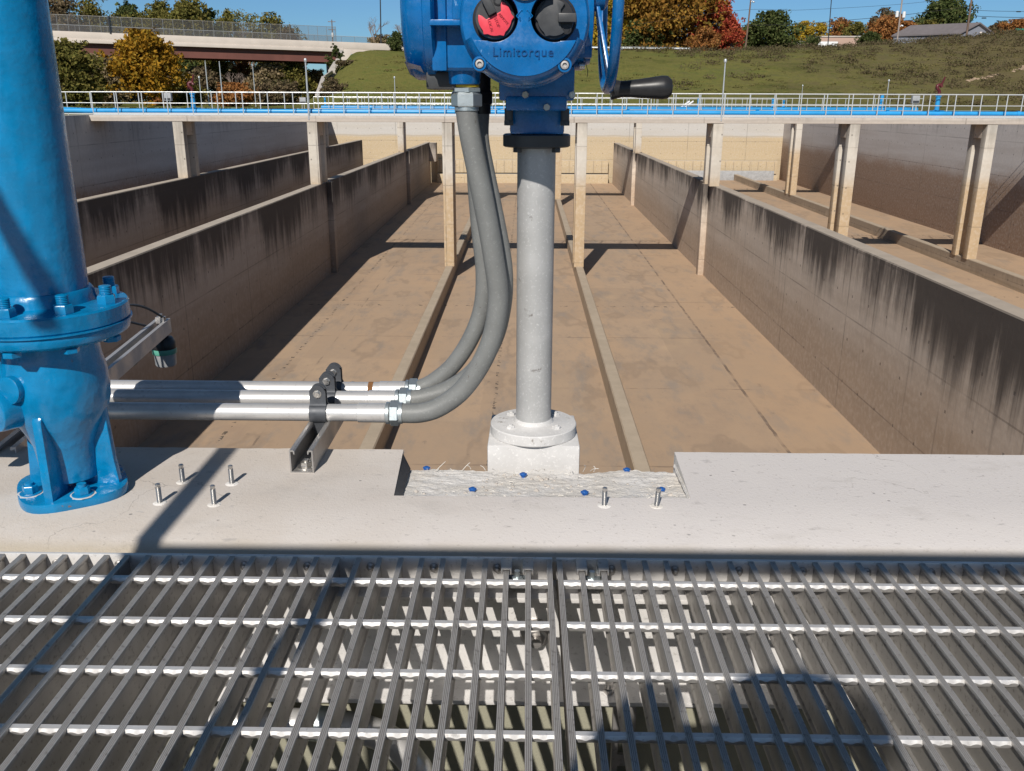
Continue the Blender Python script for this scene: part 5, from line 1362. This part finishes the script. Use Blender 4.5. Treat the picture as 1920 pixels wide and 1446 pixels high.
# ---------------- buildings, poles, wires
t = thing('flat_building', 'long low tan building with a flat roof on the hill', 'building', (at(1585, 90, 205).x, 205, 9))
a = at(1536, 92, 205); b_ = at(1625, 69, 205); zb = gz(a.x, 205) - .5
q = MB(); q.box(a.x, b_.x, 205, 214, zb, b_.z - .12); q.build('wall', M['tan'], t, .02)
q = MB(); q.box(a.x - .15, b_.x + .15, 204.85, 214.2, b_.z - .12, b_.z + .15); q.build('roof', M['chute'], t, .02)
t = thing('low_building', 'pale low building half hidden left of the tan one', 'building', (at(1500, 90, 212).x, 212, 9))
a = at(1466, 95, 212); b_ = at(1537, 78, 212)
q = MB(); q.box(a.x, b_.x, 212, 218, zb, b_.z - .6); q.build('wall', M['parapet'], t)
q = MB(); q.prism([(a.x - .2, 211.7, b_.z - .6), (a.x - .2, 218.3, b_.z - .6), (a.x - .2, 215, b_.z + .3)], (b_.x - a.x + .4, 0, 0)); q.build('roof', M['chute'], t)
t = thing('van', 'white van parked at the left corner of the tan building', 'van', (at(1542, 88, 200).x, 200, 9))
p = at(1542, 87, 200); q = MB(); zv = p.z - 1.0
q.prism([(p.x - 1.1, 200, zv + .35), (p.x - 1.1, 200, zv + 1.15), (p.x - .55, 200, zv + 1.95), (p.x + 3.2, 200, zv + 1.95), (p.x + 3.2, 200, zv + .35)], (0, 1.8, 0)); q.build('body', M['white'], t, .12)
for dx in (-.3, 2.3): q = MB(); q.cyl((p.x + dx, 199.95, zv + .35), (p.x + dx, 200.2, zv + .35), .35, None, 16); q.build('wheel', M['black'], t)
# gabled house
Yh = 205; t = thing('gabled_house', 'blue grey house with a slate gable roof behind the brush', 'house', (at(1800, 90, Yh).x, Yh, 11))
pk = at(1836, 45, Yh); el_ = at(1800, 63, Yh); er_ = at(1862, 61, Yh); hwid = 6.0
q = MB(); zb = gz(pk.x, Yh) - 1
x0, x1 = at(1803, 60, Yh).x, at(1859, 60, Yh).x; ze = at(1800, 62, Yh).z
q.prism([(x0, Yh, zb), (x1, Yh, zb), (x1, Yh, ze + .2), (pk.x, Yh, pk.z - .25), (x0, Yh, ze + .2)], (0, .2, 0)); 
lx = -11.5; ly = 7.5
q.build('gable_wall', M['bluegrey'], t)
q = MB(); q.add([(x0, Yh + .01, zb), (x0, Yh + .01, ze), (x0 + lx, Yh + ly, ze), (x0 + lx, Yh + ly, zb), (x1, Yh + .01, zb), (x1, Yh + .01, ze), (x1 + lx, Yh + ly, ze), (x1 + lx, Yh + ly, zb)], [(0, 1, 2, 3), (4, 5, 6, 7)]); q.build('side_wall', M['bluegrey'], t, smooth=0)
q = MB(); ov = .45
rp = [(x0 - ov, ze - .28), (pk.x, pk.z), (x1 + ov, ze - .28)]
vs = [(x, Yh - .5, z + dz) for x, z in rp for dz in (0, .28)] + [(x + lx, Yh + ly, z + dz) for x, z in rp for dz in (0, .28)]
q.add(vs, [(0, 2, 8, 6), (1, 3, 9, 7), (2, 4, 10, 8), (3, 5, 11, 9), (0, 2, 3, 1), (2, 4, 5, 3), (6, 8, 9, 7), (8, 10, 11, 9), (0, 6, 7, 1), (4, 10, 11, 5)]); q.build('roof', M['roof'], t, smooth=0)
for px_, py_ in ((1797, 66), (1799, 50)):
    p = at(px_, py_, Yh + 2); q = MB(); q.cyl(p - V((0, 0, .4)), p + V((0, 0, .55)), .16, None, 10); q.build('vent_pipe', M['white'], t)
for px_ in (1838, 1854):
    p = at(px_, 72, Yh - .12); q = MB(); q.box(p.x - .25, p.x + .25, Yh - .08, Yh - .01, p.z - 1.2, p.z + 1.3); q.build('window', M['parapet'], t, .02)


def pole(pxb, pyb, pxt, pyt, Y, m, lab, r=.16, kind='wood', extra=()):
    a = at(pxb, pyb, Y); b_ = at(pxt, pyt, Y); a.z = min(a.z, gz(a.x, Y)) - .4
    t = thing('utility_pole', lab, 'utility pole', (a.x, Y, a.z), 'utility and lamp poles on the hill')
    q = MB(); q.tube([a, b_], [r, r * .72], 10); q.build('pole', M[m], t)
    d = b_ - a
    for e in extra:
        p = at(*e[1:3], Y)
        if e[0] == 'can':
            q = MB(); q.lathe(p - V((0, .25, .55)), (0, 0, 1), [(.26, 0), (.30, .03), (.30, 1.0), (.22, 1.1), (.05, 1.14)], 14); q.build('transformer', M['white'], t)
        if e[0] == 'arm':
            q = MB(); q.box(p.x - e[3], p.x + e[3], Y - .12, Y - .02, p.z - .07, p.z + .07); q.build('crossarm', M['wood'], t)
            for s_ in (-1, -.5, .5, 1): q = MB(); q.cyl(p + V((s_ * e[3] * .92, -.07, .06)), p + V((s_ * e[3] * .92, -.07, .26)), .05, .03, 8); q.build('insulator', M['boxgrey'], t)
        if e[0] == 'lamp':
            q = MB(); q.tube(spline([p - V((e[3], 0, .2)), p - V((e[3] * .4, 0, -.1)), p], 4), .05, 8); q.lathe(p, (0, 0, -1), [(.08, -.1), (.22, 0), (.26, .12), (.1, .2)], 10); q.build('lamp', M['pgalv'], t)
    return t


pole(1397, 95, 1410, -20, 180, 'wood', 'weathered wood utility pole with a lamp, between maple and green tree', .17, extra=(('lamp', 1413, 3, .6),))
pole(1552, 90, 1562, -40, 182, 'dkpole', 'thin dark street pole in front of the tan building', .10)
pole(1682, 78, 1694, -20, 186, 'greypole', 'pale utility pole with white transformer cans', .17, extra=(('can', 1681, 27, 0), ('can', 1694, 28, 0), ('lamp', 1692, 48, .4)))
pole(1811, 76, 1826, -30, 178, 'wood', 'brown wood utility pole standing in front of the gabled house', .20)
pole(714, 82, 712, -60, 178, 'dkpole', 'tall thin dark street pole on the embankment', .13)
pole(623, 80, 622, 37, 250, 'wood', 'distant utility pole with crossarms behind the bridge', .18, extra=(('arm', 622, 41, 1.0), ('arm', 622, 56, .9), ('can', 624, 66, 0)))
pole(1546, 75, 1546, 48, 240, 'greypole', 'short pale pole behind the tan building', .12)
pole(1887, 62, 1887, 40, 240, 'greypole', 'faint pale pole near the green street sign', .10)


def wire(lab, pts, r=.035):
    pts = [at(*p) for p in pts]; q = MB(); q.tube(spline(pts, 6), r, 5, False)
    tag(q.build('overhead_wire', M['wire'], loc=pts[0]), lab, 'wire', 'overhead wires')


wire('upper black wire running right from the wood pole with the lamp', [(1200, 45, 178), (1300, 30, 179), (1407, 18, 180), (1500, 19, 181), (1690, 8, 186), (1822, -8, 178)], .025)
wire('middle black wire sagging between the wood pole and the transformer pole', [(1390, 48, 180), (1500, 45, 182), (1600, 37, 184), (1687, 29, 186), (1760, 20, 182), (1822, 12, 178)], .04)
wire('black wire running right from the wood pole by the gabled house, upper one', [(1824, 19, 178), (1870, 21, 180), (1960, 22, 184)], .035)
wire('black wire running right from the wood pole by the gabled house, lower one', [(1823, 30, 178), (1870, 32, 180), (1960, 34, 184)], .045)
for px_, py_, lab in ((1845, 34, 'black splice case hanging on the lower right wire'), (1910, 22, 'small black splice case on the upper right wire')):
    p = at(px_, py_, 179); q = MB(); q.lathe(p - V((.45, 0, 0)), (1, 0, 0), [(.03, 0), (.10, .08), (.10, .82), (.03, .9)], 10); tag(q.build('splice_case', M['wire'], loc=p), lab, 'cable box')
t = thing('street_sign', 'green street name sign at the far right edge of the hill', 'sign', (at(1914, 60, 190).x, 190, 11))
p = at(1914, 56, 190); q = MB(); q.box(p.x - 1.0, p.x + 1.0, 189.95, 190.0, p.z - .25, p.z + .25); q.build('panel', M['signgreen'], t, .01)
q = MB(); q.tube([(p.x + .9, 190.08, gz(p.x, 190) - .3), (p.x + .9, 190.08, p.z + .3)], .06, 8); q.build('post', M['pgalv'], t)
